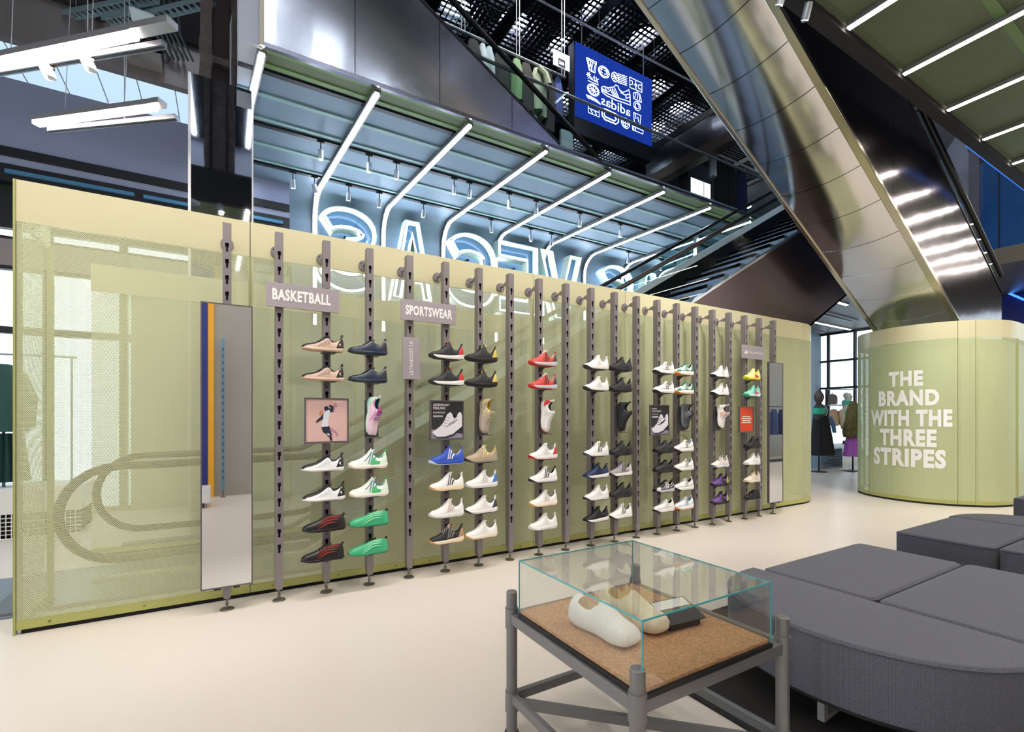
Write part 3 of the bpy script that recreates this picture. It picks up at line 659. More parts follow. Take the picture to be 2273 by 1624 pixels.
def shoe_parts(m):
    if m in _shoe_cache: return _shoe_cache[m]
    D = MODELS[m]; R = {}
    S = [0, .012, .035, .06, .09, .13, .18, .23, .28, .33, .365, .40, .44, .5, .56, .62, .68, .74, .80, .86, .91, .95, .98, 1.0]
    # midsole
    mb = MB(); G = []
    for s in S:
        w = prof(m, 'w', s)*(1.06 if s < .9 else 1.0); zb, zs = prof(m, 'zb', s)+.005, prof(m, 'zs', s)+.002; x = D['L']*(.5-s)
        if s == 0: x += .004
        G.append([(x, -w*.92, zb), (x, -w, zb+(zs-zb)*.25), (x, -w*.985, zb+(zs-zb)*.7), (x, -w*.93, zs), (x, 0, zs), (x, w*.93, zs), (x, w*.985, zb+(zs-zb)*.7), (x, w, zb+(zs-zb)*.25), (x, w*.92, zb), (x, 0, zb)])
    mb.grid(G, True); n = len(G[0]); mb.f += [tuple(range(n)), tuple(range((len(G)-1)*n, len(G)*n))]
    R['midsole'] = mb.mesh('midsole', True)
    # outsole
    mb = MB(); G = []
    for s in S:
        w = prof(m, 'w', s)*(1.0 if s < .86 else 1.05); zb = prof(m, 'zb', s); x = D['L']*(.5-s); tp = zb+.0065+(.016*max(0, (s-.84)/.16) if m in ('runner', 'chunky', 'swoop') else 0)
        if s >= .98: x -= .003
        G.append([(x, -w*.9, zb), (x, -w*.97, zb+.003), (x, -w*.98, tp), (x, w*.98, tp), (x, w*.97, zb+.003), (x, w*.9, zb)])
    mb.grid(G, True); n = 6; mb.f += [tuple(range(n)), tuple(range((len(G)-1)*n, len(G)*n))]
    R['outsole'] = mb.mesh('outsole', True)
    # upper with foot opening
    A = [math.pi*i/NA for i in range(NA+1)]; o0, o1 = D['open']; lo, hi = NA//2-2, NA//2+2
    mb = MB(); vs = [[upt(m, s, a) for a in A] for s in S]
    mb.v = [tuple(p) for r_ in vs for p in r_]; K = NA+1
    def isopen(i, j): return o0 <= S[i] < o1 and lo <= j < hi
    for i in range(len(S)-1):
        for j in range(NA):
            if not isopen(i, j): mb.f.append((i*K+j, i*K+j+1, (i+1)*K+j+1, (i+1)*K+j))
    mb.f += [tuple(range(K)), tuple(range((len(S)-1)*K, len(S)*K))]
    R['upper'] = mb.mesh('upper', True)
    # lining: bowl inside the opening
    I = [i for i in range(len(S)) if o0 <= S[i] <= o1+1e-6]
    mb = MB(); G = []
    for q, i in enumerate(I):
        row = []
        for j in range(lo, hi+1):
            p = vs[i][j].copy()
            if 0 < q < len(I)-1 and lo < j < hi: p.z = prof(m, 'zs', S[i])+.02; p.y *= 1.2
            row.append(p)
        G.append(row)
    mb.grid(G); R['lining'] = mb.mesh('lining', True)
    # tongue flap
    mb = MB(); G = []
    for q in range(5):
        s = o1+.13-.17*q/4; G.append([upt(m, min(s, .55) if s > o1 else o1, a) + Vector((D['L']*(min(s, .55) if s > o1 else o1)-D['L']*s, 0, .004+(.012*max(0, (o1-s)/.05)))) for a in [math.pi*(.5-.12+.24*i/4) for i in range(5)]])
    mb.grid(G); mb.grid([[p-Vector((0, 0, .004)) for p in r_] for r_ in G]); R['tongue'] = mb.mesh('tongue', True)
    # laces
    mb = MB()
    for q in range(5):
        s = o1+.035+.052*q
        mb.tube([upt(m, s+.012*(1 if i % 2 else -1)*0+.006*abs(i-4)/4, math.pi*(.5-.17+.34*i/8), .0035) for i in range(9)], .0028, 5)
    mb.tube([upt(m, o1+.05+.01*i, math.pi*(.5-.03*i), .007) for i in range(4)], .0025, 5)
    mb.tube([upt(m, o1+.05+.01*i, math.pi*(.5-.06-.03*i), .005) for i in range(5)], .0025, 5)
    R['laces'] = mb.mesh('laces', True)
    # heel counter patch
    def patch(s0, s1, a0, a1, off, ns=6, na=8, sh=0.):
        mbp = MB(); G = []
        for i in range(ns+1):
            row = []
            for j in range(na+1):
                f = j/na; s = s0+(s1-s0)*i/ns+sh*f; row.append(upt(m, max(0, min(1, s)), a0+(a1-a0)*f, off))
            G.append(row)
        mbp.grid(G); return mbp
    mb = MB()
    for a0, a1 in ((0.02, .95), (math.pi-.02, math.pi-.95)):
        q = patch(.0, .20, a0, a1, .0022, 6, 5, -.10); mb.add(q.v, q.f)
    R['heel_counter'] = mb.mesh('heel_counter', True)
    # side stripes
    mb = MB()
    for sg in (0, 1):
        for k in range(3):
            if m in ('wave',):
                pass
            s0 = .36+.066*k
            fa = lambda a: (a if sg == 0 else math.pi-a)
            q = patch(s0, s0+.032, fa(.12), fa(1.0), .0018, 2, 6, -.085 if m != 'chunky' else -.05); mb.add(q.v, q.f)
    R['stripes'] = mb.mesh('stripes', True)
    # flowing ribs (wave) / sidewall panel
    if m == 'wave':
        mb = MB()
        for sg in (0, 1):
            for k in range(4):
                pts = []
                for i in range(9):
                    f = i/8; s = .08+.035*k+.52*f; a = (1.22-.25*k)-.42*f**1.3+.10*math.sin(math.pi*f)
                    pts.append(upt(m, s, a if sg == 0 else math.pi-a, .001))
                mb.tube(pts, [.001, .0028, .0044, .0050, .0050, .0044, .0034, .0024, .001], 6)
        R['ribs'] = mb.mesh('ribs', True)
    if m == 'court':
        mb = MB()
        for sg in (0, 1):
            fa = lambda a: (a if sg == 0 else math.pi-a)
            G = []
            for i in range(21):
                s = .02+.93*i/20
                top = .95 if s < .1 else (.62+.42*abs(((s-.1)/.22) % 2-1) if s < .32 else .98-.62*max(0, (s-.32))/.63)
                G.append([upt(m, s, fa(.01+(top)*j/5), .002) for j in range(6)])
            mb.grid(G)
        R['side_shell'] = mb.mesh('side_shell', True)
        mb = MB()
        for sg in (0, 1):
            fa = lambda a: (a if sg == 0 else math.pi-a)
            for k in range(9):
                s = .36+.034*k; top = .8-.5*(s-.36)/.4
                q = patch(s, s+.011, fa(top*.35), fa(top), .0032, 1, 4, -.03); mb.add(q.v, q.f)
        R['perforation'] = mb.mesh('perforation', True)
    if m == 'swoop':
        mb = MB()
        for sg in (0, 1):
            fa = lambda a: (a if sg == 0 else math.pi-a)
            mb.tube([upt(m, .0+.62*i/10, fa(.75+.32*math.sin(math.pi*(i/10)**.8)-.25*(i/10)**2), .001) for i in range(11)], .003, 5)
        R['swoop_line'] = mb.mesh('swoop_line', True)
        mb = MB()
        for sg in (0,):
            fa = lambda a: (a if sg == 0 else math.pi-a)
            q = patch(.22, .46, fa(-.0), fa(.42), .003, 6, 4, -.03); mb.add(q.v, q.f)
        R['arch_plate'] = mb.mesh('arch_plate', True)
    if m == 'chunky':
        mb = MB()
        for sg in (0, 1):
            fa = lambda a: (a if sg == 0 else math.pi-a)
            mb.tube([upt(m, .03+.80*i/10, fa(.55-.3*math.sin(math.pi*i/10)), .001) for i in range(11)], .0035, 5)
            mb.tube([upt(m, .10+.5*i/10, fa(.95-.45*i/10), .001) for i in range(11)], .003, 5)
            G = []
            for i in range(7):
                s = .80+.17*i/6; G.append([upt(m, s, fa(.02+.95*j/5*(1-.3*i/6)), .002) for j in range(6)])
            mb.grid(G)
        R['overlay'] = mb.mesh('overlay', True)
    # pull tab
    hx = D['L']*.5; ht = prof(m, 'zt', .04)
    mb = MB(); mb.tube([(hx-.012, 0, ht-.016), (hx-.004, 0, ht+.002), (hx+.001, 0, ht+.010), (hx-.006, 0, ht+.014), (hx-.014, 0, ht+.006), (hx-.016, 0, ht-.01)], .0042, 6); R['pull_tab'] = mb.mesh('pull_tab', True)
    _shoe_cache[m] = R; return R
def cm(c, rough=.55):
    return mat('shoe_'+c.strip('#')+('' if rough == .55 else '_gloss'), c, rough)
WH, OW, BK, GM = '#f1eeec', '#ece6da', '#191a1d', '#d9a066'
DEF = dict(up=WH, mid=WH, out=WH, lin='#b9b6b6', ton=None, lac=None, heel=None, str=None, tab=None)
def make_shoe(model, pal, label, loc, rot=None, group='trainers on the shoe wall', name='trainer'):
    p = dict(DEF); p.update(pal); up = p['up']
    t = thing(name, label, 'shoe', loc, group, world=False)
    if rot is not None: t.rotation_euler = rot.to_euler()
    R = shoe_parts(model)
    cols = {'upper': up, 'midsole': p['mid'], 'outsole': p['out'], 'lining': p['lin'], 'tongue': p['ton'] or up, 'laces': p['lac'] or p['ton'] or up, 'heel_counter': p['heel'] or up, 'stripes': p['str'], 'pull_tab': p['tab'] or p['ton'] or up,
            'ribs': p.get('rib'), 'side_shell': p.get('shell'), 'perforation': p.get('perf'), 'swoop_line': p.get('line'), 'arch_plate': p.get('plate'), 'overlay': p.get('over')}
    for k, me in R.items():
        c = cols.get(k)
        if c is None: continue
        if len(me.materials) == 0: me.materials.append(cm(WH))
        o = link(k, me, None, t)
        if k == 'perforation': o['kind'] = 'stuff'
        o.material_slots[0].link = 'OBJECT'; o.material_slots[0].material = cm(c, p.get('gl', .55) if k in ('side_shell', 'upper', 'ribs', 'midsole') else .55)
    return t
ROWZ = {0: 1.845, 1: 1.626, 3: .955, 4: .735, 5: .508, 6: .288}
YSH = 3.80
br_m = mat('bracket_grey', '#6a6769', .4, .4); acr = mat('bracket_plate', '#c9c2b2', .3, .1)
brk = MB().box(-.05, .05, -.155, -.033, -.006, 0).prism_x([(-.10, -.006), (-.033, -.006), (-.033, -.05)], -.006, .006).box(-.012, .012, -.034, -.02, -.05, -.004)
brk_me = brk.mesh('shoe_shelf'); brk_me.materials.append(br_m)
sq = MB().box(-.055, .055, -.075, -.07, -.165, .13).box(-.055, .055, -.16, -.07, -.168, -.162).box(-.012, .012, -.07, -.02, -.05, .05)
sq_me = sq.mesh('angled_rest'); sq_me.materials.append(br_m)
rowname = {0: 'top row', 1: 'second row', 3: 'third row below the posters', 4: 'fourth row', 5: 'fifth row', 6: 'bottom row'}
def on_post(k, row, model, pal, look, jig=0.):
    """look: what it looks like; the label adds the neighbour that singles it out"""
    z = ROWZ[row]; loc = (SP*k-.047+jig, YSH, z)
    s = make_shoe(model, pal, look, loc)
    c = link('shoe_shelf', brk_me, None, posts[k]); c.location = (0, 0, z)
    return s
def angled(k, model, pal, look):
    # toe down, top towards the room, resting on an angled plate
    Rm = Matrix(((0, -1, 0), (.10, 0, -1), (1, 0, .10))).to_4x4()      # local x(heel)->up, local z->room, local y -> -X
    Rm = Matrix(((-.10, 1, 0), (.09, 0, -1), (.99, .10, .09)))
    x = Vector((.06, .12, .99)).normalized(); zc_ = Vector((.22, -.97, .12)); zc_ = (zc_-x*zc_.dot(x)).normalized(); y = zc_.cross(x)
    M3 = Matrix((x, y, zc_)).transposed()
    s = make_shoe(model, pal, look, (SP*k-.01, 3.845, 1.36), M3)
    c = link('angled_rest', sq_me, None, posts[k]); c.location = (0, .0, 1.36)
    return s
bronze = dict(up=BK, mid='#d8bca6', out='#c9a48c', shell='#d3b3a0', perf='#6d5a52', heel=None, lin=BK, ton=BK, tab=BK, gl=.25)
on_post(2, 0, 'court', bronze, 'bronze and black basketball shoe in the top row under the BASKETBALL sign')
on_post(2, 1, 'court', bronze, 'bronze and black basketball shoe just above the player poster')
wb_ = dict(up=BK, mid=WH, out='#e6e6e6', shell='#eef0f2', perf='#c4c6ca', lin=BK, ton=BK, tab=BK, heel=None)
on_post(2, 3, 'court', wb_, 'white-shelled black basketball shoe just below the player poster')
on_post(2, 4, 'court', wb_, 'white-shelled black basketball shoe above the black and red pair', .008)
br_ = dict(up='#1d1a1c', mid='#141214', out='#141214', rib='#8c1f22', lin=BK, ton=BK, tab=BK, gl=.3)
on_post(2, 5, 'wave', br_, 'black shoe with flowing red ribs, upper of two', .008)
on_post(2, 6, 'wave', br_, 'black shoe with flowing red ribs, lower of two at the bottom')
nv = dict(up='#14161c', mid='#1d2c44', out='#16202e', shell='#21324c', perf='#0e141d', lin=BK, ton=BK, tab=BK, gl=.25)
on_post(3, 0, 'court', nv, 'navy basketball shoe, upper of the two, topmost on its post')
on_post(3, 1, 'court', nv, 'navy basketball shoe, lower of the two, above the pink upended shoe')
angled(3, 'swoop', dict(up='#f0cfe0', mid='#cfeee0', out='#d7f2e6', lin='#1f7f78', ton='#e25aa2', lac='#6b2f86', heel='#c9f0df', str=None, tab='#bfe5dd', line='#d96fb0', plate='#b2e5c8'), 'pink and mint shoe standing on its toe')
gw = dict(up='#eef4ea', mid='#f3efe6', out='#efd9cc', lin='#7fd39a', ton='#ddf0dc', lac=WH, heel='#e3f3e2', line='#2d5f86', plate='#4fc47f', str='#5c9a9a', tab='#4fbf72')
on_post(3, 3, 'swoop', gw, 'white and mint green shoe with blue swoop, upper of the two')
on_post(3, 4, 'swoop', gw, 'white and mint green shoe with blue swoop, lower of the two', .008)
gr_ = dict(up='#3fae7c', mid='#2f9168', out='#2a845f', rib='#8fe3b6', lin=BK, ton=BK, tab=BK, lac=BK, gl=.3)
on_post(3, 5, 'wave', gr_, 'shiny green ribbed shoe with black collar, upper of two', .008)
on_post(3, 6, 'wave', gr_, 'shiny green ribbed shoe with black collar, lower of two at the bottom', .004)
ub = dict(up=BK, mid=WH, out='#222', heel='#cf2b30', ton='#cf2b30', lac=BK, str='#3b3b40', lin='#2a2a2c', tab=BK)
ub['out'] = '#222222'
on_post(5, 0, 'runner', ub, 'black running shoe with red heel and white sole, in the top row')
on_post(5, 1, 'runner', ub, 'black running shoe with red heel and white sole, above the white-shoe poster')
on_post(5, 3, 'runner', dict(up='#2e52b8', mid='#2e55c4', out='#dfe4ee', str=WH, heel='#2e55c4', ton='#2e52b8', lac='#2e52b8', lin='#d9d4cf'), 'bright blue running shoe with white stripes under the white-shoe poster')
on_post(5, 4, 'runner', dict(mid='#efe0c4', out=GM, str='#3b3b3b', lin='#8f8a88'), 'white running shoe with thin dark stripes on a honey sole, under the blue shoe')
on_post(5, 5, 'runner', dict(str='#c8b3ae', lin='#b5a9a4'), 'white running shoe with pinkish stripes above the black gum-soled one')
on_post(5, 6, 'runner', dict(up='#232226', mid='#efe0c4', out=GM, heel='#b58a6c', ton='#b3262c', lac='#cfc8c0', str='#8f8c8c', tab=BK, lin='#3a3030'), 'black running shoe with red tongue and honey sole in the bottom row')
by = dict(up=BK, mid='#1c1c1f', out='#141416', heel='#e0bf4a', ton='#d9bf5e', lac=BK, str='#3f3f44', lin='#2a2a2c', tab=BK)
on_post(6, 0, 'runner', by, 'black running shoe with yellow heel, topmost on its post')
on_post(6, 1, 'runner', by, 'black running shoe with yellow heel, above the beige upended shoe')
angled(6, 'runner', dict(up='#b8aa9a', mid='#a49a86', out='#8f8672', lin='#cdb43a', ton='#a89a8a', lac='#e8df9a', heel='#cfc07a', str='#e8df9a'), 'beige running shoe with yellow lining standing on its toe')
on_post(6, 3, 'runner', dict(up='#b7a08c', mid='#a59c88', out='#3b3a36', lin='#cdb93c', ton='#b7a08c', lac='#e3dcae', str='#e6da8e', heel='#a99a7c'), 'beige running shoe with yellow lining lying level under the upended one')
on_post(6, 4, 'runner', dict(heel='#3f83d6', str='#c6c6ce', lin='#b9b9be', out='#d3d3d3'), 'white running shoe with a bright blue heel')
on_post(6, 5, 'runner', dict(heel='#39424e', str='#ece8e2', out='#25303c', lin='#9a948e'), 'white running shoe with a dark heel line and dark toe')
on_post(6, 6, 'runner', dict(out=GM, mid='#f3eadb', str='#ece7e2', lin='#a49d96'), 'white running shoe with honey toe in the bottom row, right of the black one')
rw = dict(up='#d2443c', mid='#c9cdd3', out='#d8342e', heel='#3a3a3c', ton='#d8c2bc', lac='#e4ded9', str='#2e2a2c', tab='#cf352e', lin='#d7cfcb')
on_post(8, 0, 'runner', rw, 'red and white running shoe, upper of two')
on_post(8, 1, 'runner', rw, 'red and white running shoe, lower of two')
angled(8, 'runner', dict(heel='#c8262e', lin='#5b5b5e', out='#c96a50', str='#dcd8d6'), 'white running shoe with red heel standing on its toe')
on_post(8, 3, 'runner', dict(heel='#c8262e', out='#c2282f', str='#d9d4d2', lin='#b7b3b0'), 'white running shoe with red heel and red toe lying level')
on_post(8, 4, 'runner', dict(heel='#f0eeec', out=BK, str=BK, lin=BK, tab=BK), 'white running shoe with black stripes, black collar and black toe')
on_post(8, 5, 'runner', dict(out='#d9a260', mid='#f4ead9', str='#cfc0b8', lin='#a8a09a'), 'white running shoe with honey toe, second from the bottom')
on_post(8, 6, 'runner', dict(str='#e4e2e0', lin='#bdb7b2', out='#e6e4e0'), 'all-white running shoe, lowest on the post beside the glass case')
wk = dict(out='#26282c', str='#e2e2e4', lin='#d5d5d8')
on_post(10, 0, 'runner', wk, 'white running shoe with black outsole, topmost, left of the black ones')
on_post(10, 1, 'runner', wk, 'white running shoe with black outsole, second row, left of the black ones')
on_post(10, 3, 'runner', dict(str='#3f4146', out='#4a5568', lin='#c9c9cc'), 'white running shoe with dark stripes above the navy shoe')
on_post(10, 4, 'runner', dict(up='#1f2f55', mid=WH, out='#2a3a5e', heel='#26396a', str='#152038', lin='#1a2038', ton='#1f2f55', lac='#1f2f55'), 'navy blue running shoe with white sole')
on_post(10, 5, 'runner', dict(out='#1e1f22', str='#e6e5e5', lin='#b3b3b6'), 'white running shoe with black toe under the navy shoe')
on_post(10, 6, 'runner', dict(up=BK, mid=WH, out=BK, heel='#2c2c30', str='#2e2e32', lin=BK), 'black running shoe with white sole in the bottom row')
kk = dict(up='#1b1b1e', mid='#202024', out='#111113', heel='#2a2a2e', str='#46464c', lin='#131315')
on_post(11, 0, 'runner', kk, 'all-black running shoe, topmost on its post')
on_post(11, 1, 'runner', kk, 'all-black running shoe, second row, above the black upended shoe')
angled(11, 'runner', kk, 'all-black running shoe standing on its toe')
on_post(11, 3, 'runner', kk, 'all-black running shoe just above the grey shoe')
on_post(11, 4, 'runner', dict(up='#a29e9f', mid=WH, out='#2a2a2c', heel='#c8c6c8', str='#2f3a52', ton='#6f7690', lac='#6f7690', lin='#4a4f5e'), 'grey running shoe with dark stripes between two black ones')
on_post(11, 5, 'runner', kk, 'all-black running shoe just below the grey shoe')
on_post(11, 6, 'runner', dict(str='#4e5056', out='#1e1f22', lin='#7e8086'), 'white running shoe with grey stripes in the bottom row, right of the black one')
w13 = dict(up='#eeece8', mid=WH, out='#1c1c1e', str='#202022', lin='#b8b8bc', over='#f2f0ec')
on_post(13, 0, 'chunky', w13, 'white chunky shoe with bold black stripes, top row, left of the orange-soled one')
on_post(13, 1, 'chunky', w13, 'white chunky shoe with bold black stripes, second row, above the small dark poster')
k13 = dict(up='#1d1d20', mid='#232327', out='#121214', over='#2f2f34', str='#3b3b40', lin=BK)
on_post(13, 3, 'chunky', k13, 'black chunky shoe directly below the small dark poster')
on_post(13, 4, 'chunky', k13, 'black chunky shoe above the black and white one')
on_post(13, 5, 'chunky', dict(up='#2a2b30', mid='#b9bac2', out='#1a1a1c', over='#dcdcdf', str=WH, lin=BK), 'black and white striped chunky shoe with grey sole')
on_post(13, 6, 'chunky', dict(mid='#ede4e2', out='#222224', over='#dcd6d6', str='#cfc9ca', lin='#2d355e'), 'white chunky shoe with navy lining and black toe in the bottom row')
g14 = dict(up='#e9efe8', mid='#f1ede6', out='#e58a2c', over='#2f8a70', str='#2f8a70', heel='#2f8a70', lin='#1c2440', ton='#2f8a70')
on_post(14, 0, 'chunky', g14, 'white and green chunky shoe with orange toe, top row')
on_post(14, 1, 'chunky', g14, 'white and green chunky shoe with orange toe, second row')
angled(14, 'chunky', dict(up='#3a3b42', mid='#6d7078', out='#26272b', over='#5a5c64', str='#8f9198', lin='#18181b'), 'dark grey chunky shoe standing on its toe')
w14 = dict(up='#f1efea', mid=WH, out='#26262a', over='#e4e2dd', str='#4a4a4e', lin='#9db6d6')
on_post(14, 3, 'chunky', w14, 'white chunky shoe with pale blue lining, first below the dark grey upended one')
on_post(14, 4, 'chunky', w14, 'white chunky shoe with pale blue lining, second below the dark grey upended one')
on_post(14, 5, 'chunky', dict(up='#eceae6', out='#242426', over='#d6d4d2', str='#9a9aa0', lin='#2f3346'), 'white and grey chunky shoe with dark lining, third below the upended one')
on_post(14, 6, 'chunky', dict(up='#eef0f2', out='#e08a2e', over='#c7d3e2', str='#4f6b96', lin='#6f9ad0'), 'white and pale blue chunky shoe with orange toe in the bottom row')
w16 = dict(up='#efedeb', mid=WH, out='#202023', over='#f4f2f0', str='#e2e0de', lin='#d6d6d8')
on_post(16, 0, 'swoop', w16, 'plain white shoe with black outsole, top row of the post with purple shoes')
on_post(16, 1, 'swoop', w16, 'plain white shoe with black outsole, second row of the post with purple shoes')
angled(16, 'swoop', dict(up='#efe9e4', mid='#e8e6e2', out='#2a2a2e', line='#2b2d3c', plate='#d77f52', str='#d77f52', lin='#22242e', lac='#2b2d3c'), 'white, black and orange patterned shoe standing on its toe')
on_post(16, 4, 'swoop', dict(up='#eadfd8', mid='#dfe4ea', out='#5d7286', line='#b3a39c', plate='#d8d2ce', lac='#3a3336', lin='#c7beb8'), 'off-white shoe with blue-grey toe above the purple shoes')
pu = dict(up='#6b4a8c', mid='#151317', out='#121013', line='#1b1620', plate='#2a2030', str='#1e1824', heel='#c9c23e', lin=BK, ton='#3c2a4c', lac='#1a1a1a')
on_post(16, 5, 'swoop', pu, 'purple and black shoe, upper of two')
on_post(16, 6, 'swoop', pu, 'purple and black shoe, lower of two at the bottom')
on_post(18, 0, 'swoop', dict(up='#f1e9a0', mid='#f0e83a', out='#e6e022', line='#e9dc52', plate='#d2363c', lin='#ecec60', heel='#f0ee70', tab='#e9f02e'), 'bright yellow shoe above the teal one')
on_post(18, 1, 'swoop', dict(up='#8fdcc6', mid='#eef5f0', out='#4fbf94', line='#5fd0bb', plate='#c9508f', str='#2fa79a', lin='#bfeadf'), 'mint and teal shoe above the orange poster')
on_post(18, 3, 'swoop', dict(up='#1c1a1d', mid='#18171a', out='#121113', line='#2c2a2f', plate='#26242a', lin=BK), 'black shoe directly under the orange poster')
on_post(18, 4, 'swoop', dict(up='#f3f3f3', mid=WH, out=WH, line='#dedee0', plate='#e6e6e8', lin='#d2d2d4'), 'bright white shoe below the black one, far right column')
on_post(18, 5, 'swoop', dict(up='#eadfcb', mid='#efe7d8', out='#d8c7a8', line='#c9a78c', plate='#e0d2ba', lac='#6a5650', lin='#cbbfae', ton='#cfc05a'), 'cream shoe with yellow tongue, far right column')
on_post(18, 6, 'wave', dict(up='#151417', mid='#121114', out='#0f0e10', rib='#201f23', lin=BK), 'black rounded shoe at the bottom of the far right column')
# ---------------------------------------------------------------- escalator emerging from the long pod (rises to the right)
def zd(X): return 4.406+.5614*(X-8.17)                      # top of its side deck
EN, EF = 4.45, 5.52
esc = thing('escalator', 'escalator with dark brown side cladding rising right out of the long green pod', 'escalator', (0, 5, 0), 'escalators of the atrium')
deck = mat('deck_aluminium', '#c9cbd0', .25, .9); step_m = mat('step_blue_grey', '#76829a', .5, .3); skirt = mat('skirt_black', '#1c1d21', .3, .5)
X1, X2 = .78, 11.0
bx = [(X1, .0), (X1, zd(X1)), (X2, zd(X2)), (X2, zd(X2)-1.75), (4.2, zd(4.2)-1.75 if zd(4.2)-1.75 > 0 else 0), (3.9, 0)]
cl = MB()
poly = [(X1, 0.0), (X1, zd(X1)), (X2, zd(X2)), (X2, zd(X2)-1.72)]
xz = X2-(zd(X2)-1.72)/.5614; poly.append((xz, 0.0))
cl.prism_y(poly, EN, EN+.03); obj('side_cladding', cl, steel_brown, esc)
cl = MB(); cl.prism_y(poly, EF+.10, EF+.13); obj('side_cladding', cl, steel_brown, esc)
sf = MB(); sf.prism_y([(xz, 0.01), (X2, zd(X2)-1.72), (X2, zd(X2)-1.68), (xz, .05)], EN, EF+.13); obj('soffit', sf, steel_brown, esc)
for y0, y1 in ((EN-.01, EN+.07), (EF+.05, EF+.14)):
    dk = MB(); dk.prism_y([(X1-1.6, .17), (X1-.2, .17), (X1+.3, zd(X1+.3)), (X2, zd(X2)), (X2, zd(X2)+.035), (X1+.3, zd(X1+.3)+.035), (X1-.2, .205), (X1-1.6, .205)], y0, y1); obj('deck_strip', dk, deck, esc)
sk = MB(); sk.prism_y([(X1, zd(X1)-.2), (X2, zd(X2)-.2), (X2, zd(X2)+.30), (X1, zd(X1)+.30)], EF+.03, EF+.05); obj('inner_skirt', sk, skirt, esc)
sk = MB(); sk.prism_y([(X1+.3, zd(X1+.3)+.30), (X2, zd(X2)+.30), (X2, zd(X2)+.42), (X1+.3, zd(X1+.3)+.42)], EF+.04, EF+.06); obj('light_band', sk, mat('pale_band', '#eef1f3', .5), esc)
run = .39; rise = run*.5614
sm = MB()
sm.box(0, run+.01, EN+.08, EF+.02, -.05, 0).box(0, .02, EN+.08, EF+.02, -rise-.02, 0)
for k in range(26): sm.box(-.002, run, EN+.09+k*.036, EN+.105+k*.036, 0, .006)
sme = sm.mesh('step'); sme.materials.append(step_m)
ye = MB().box(-.006, .05, EN+.09, EN+.14, .004, .009).mesh('yellow_mark'); ye.materials.append(mat('step_yellow', '#d8a524', .5))
for k in range(25):
    x = .9+k*run; z = zd(x)+.11
    s = link('step', sme, None, esc); s.location = Vector((x, 0, z))-Vector(esc['_w'])
    link('yellow_mark', ye, None, s)
obj('landing_plate', MB().box(-1.4, .95, EN+.08, EF+.05, .0, .03), mat('landing_steel', '#8a8d92', .35, .8), esc)
def handrail(y, first):
    pts = [(X2, y, zd(X2)+.78), (X1+.5, y, zd(X1+.5)+.78), (X1-.1, y, 1.02), (X1-1.3, y, 1.0)]
    cxn, czn, r = X1-1.45, .66, .34
    pts += [(cxn+r*math.cos(a), y, czn+r*math.sin(a)) for a in [math.pi/2+math.pi*i/12 for i in range(13)]]
    pts += [(X1-.6, y, .32), (X1-.1, y, .34), (X1+.4, y, .45)]
    obj('handrail', MB().tube(pts, .031, 10), rubber, esc, smooth=True)
handrail(EN+.03, True); handrail(EF+.09, False)
eg = thin_glass('escalator_glass', (.88, .94, .93), 1.22)
for y in (EN+.03, EF+.09):
    xs = [X1+.5, 2.8, 4.6, 6.15, 7.7, 9.3, X2]
    for a, b in zip(xs[:-1], xs[1:]):
        gp = MB(); gp.prism_y([(a+.004, zd(a)+.03), (b-.004, zd(b)+.03), (b-.004, zd(b)+.76), (a+.004, zd(a)+.76)], y-.005, y+.005); obj('glass_pane', gp, eg, esc)
# ---------------------------------------------------------------- the big escalator seen from below (falls to the right, down into the round pod)
def zb(X): return 5.541-.5686*(X-5.368)
BN, BF = 2.93, 4.11
big = thing('escalator', 'big escalator seen from below with panelled steel soffit, falling into the round pod', 'escalator', (9.5, 3.2, 0), 'escalators of the atrium')
XA, XB = .968, 12.0
k = 0; x = XA
while x < XB-.01:
    b = min(x+.55, XB); g_ = .004
    p = MB(); G = []; NS = 8
    for i in range(NS+1):                                    # slightly cambered sheet
        f = i/NS; y = BN+.09+(BF-.06-BN-.09)*f; sg = -.06*(1-(2*f-1)**2)
        G.append([(x+g_, y, zb(x+g_)+sg), (b-g_, y, zb(b-g_)+sg), (b-g_, y, zb(b-g_)+.03), (x+g_, y, zb(x+g_)+.03)])
    p.grid(G, True); p.f += [(0, 1, 2, 3), (4*NS, 4*NS+1, 4*NS+2, 4*NS+3)]; obj('soffit_panel', p, belly_steel, big, smooth=True)
    x = b
p = MB(); p.prism_y([(XA, zb(XA)+.035), (XB, zb(XB)+.035), (XB, zb(XB)+.06), (XA, zb(XA)+.06)], BN+.05, BF-.03); obj('soffit_backing', p, blackgap, big)
for y0, y1 in ((BF-.06, BF), (BN, BN+.09)):
    p = MB(); p.prism_y([(XA, zb(XA)-.02), (XB, zb(XB)-.02), (XB, zb(XB)+.05), (XA, zb(XA)+.05)], y0, y1); obj('edge_trim', p, mat('edge_trim_steel', '#c9c2b0', .22, 1.), big, bevel=.006)
HC = 1.826
xs = [XA, 3.3, 5.7, 7.7, 9.4, 10.9, XB]
for a, b in zip(xs[:-1], xs[1:]):
    p = MB(); p.prism_y([(a+.003, zb(a+.003)+.05), (b-.003, zb(b-.003)+.05), (b-.003, zb(b-.003)+HC), (a+.003, zb(a+.003)+HC)], BN+.005, BN+.03); obj('side_panel', p, steel_wavy, big)
p = MB(); p.prism_y([(XA, zb(XA)+.05), (XB, zb(XB)+.05), (XB, zb(XB)+1.0), (XA, zb(XA)+1.0)], BF-.03, BF-.005); obj('side_panel', p, steel, big)
p = MB(); p.prism_y([(XA, zb(XA)+HC-.1), (XB, zb(XB)+HC-.1), (XB, zb(XB)+HC-.06), (XA, zb(XA)+HC-.06)], BN+.04, BF-.04); obj('tread_band', p, skirt, big)
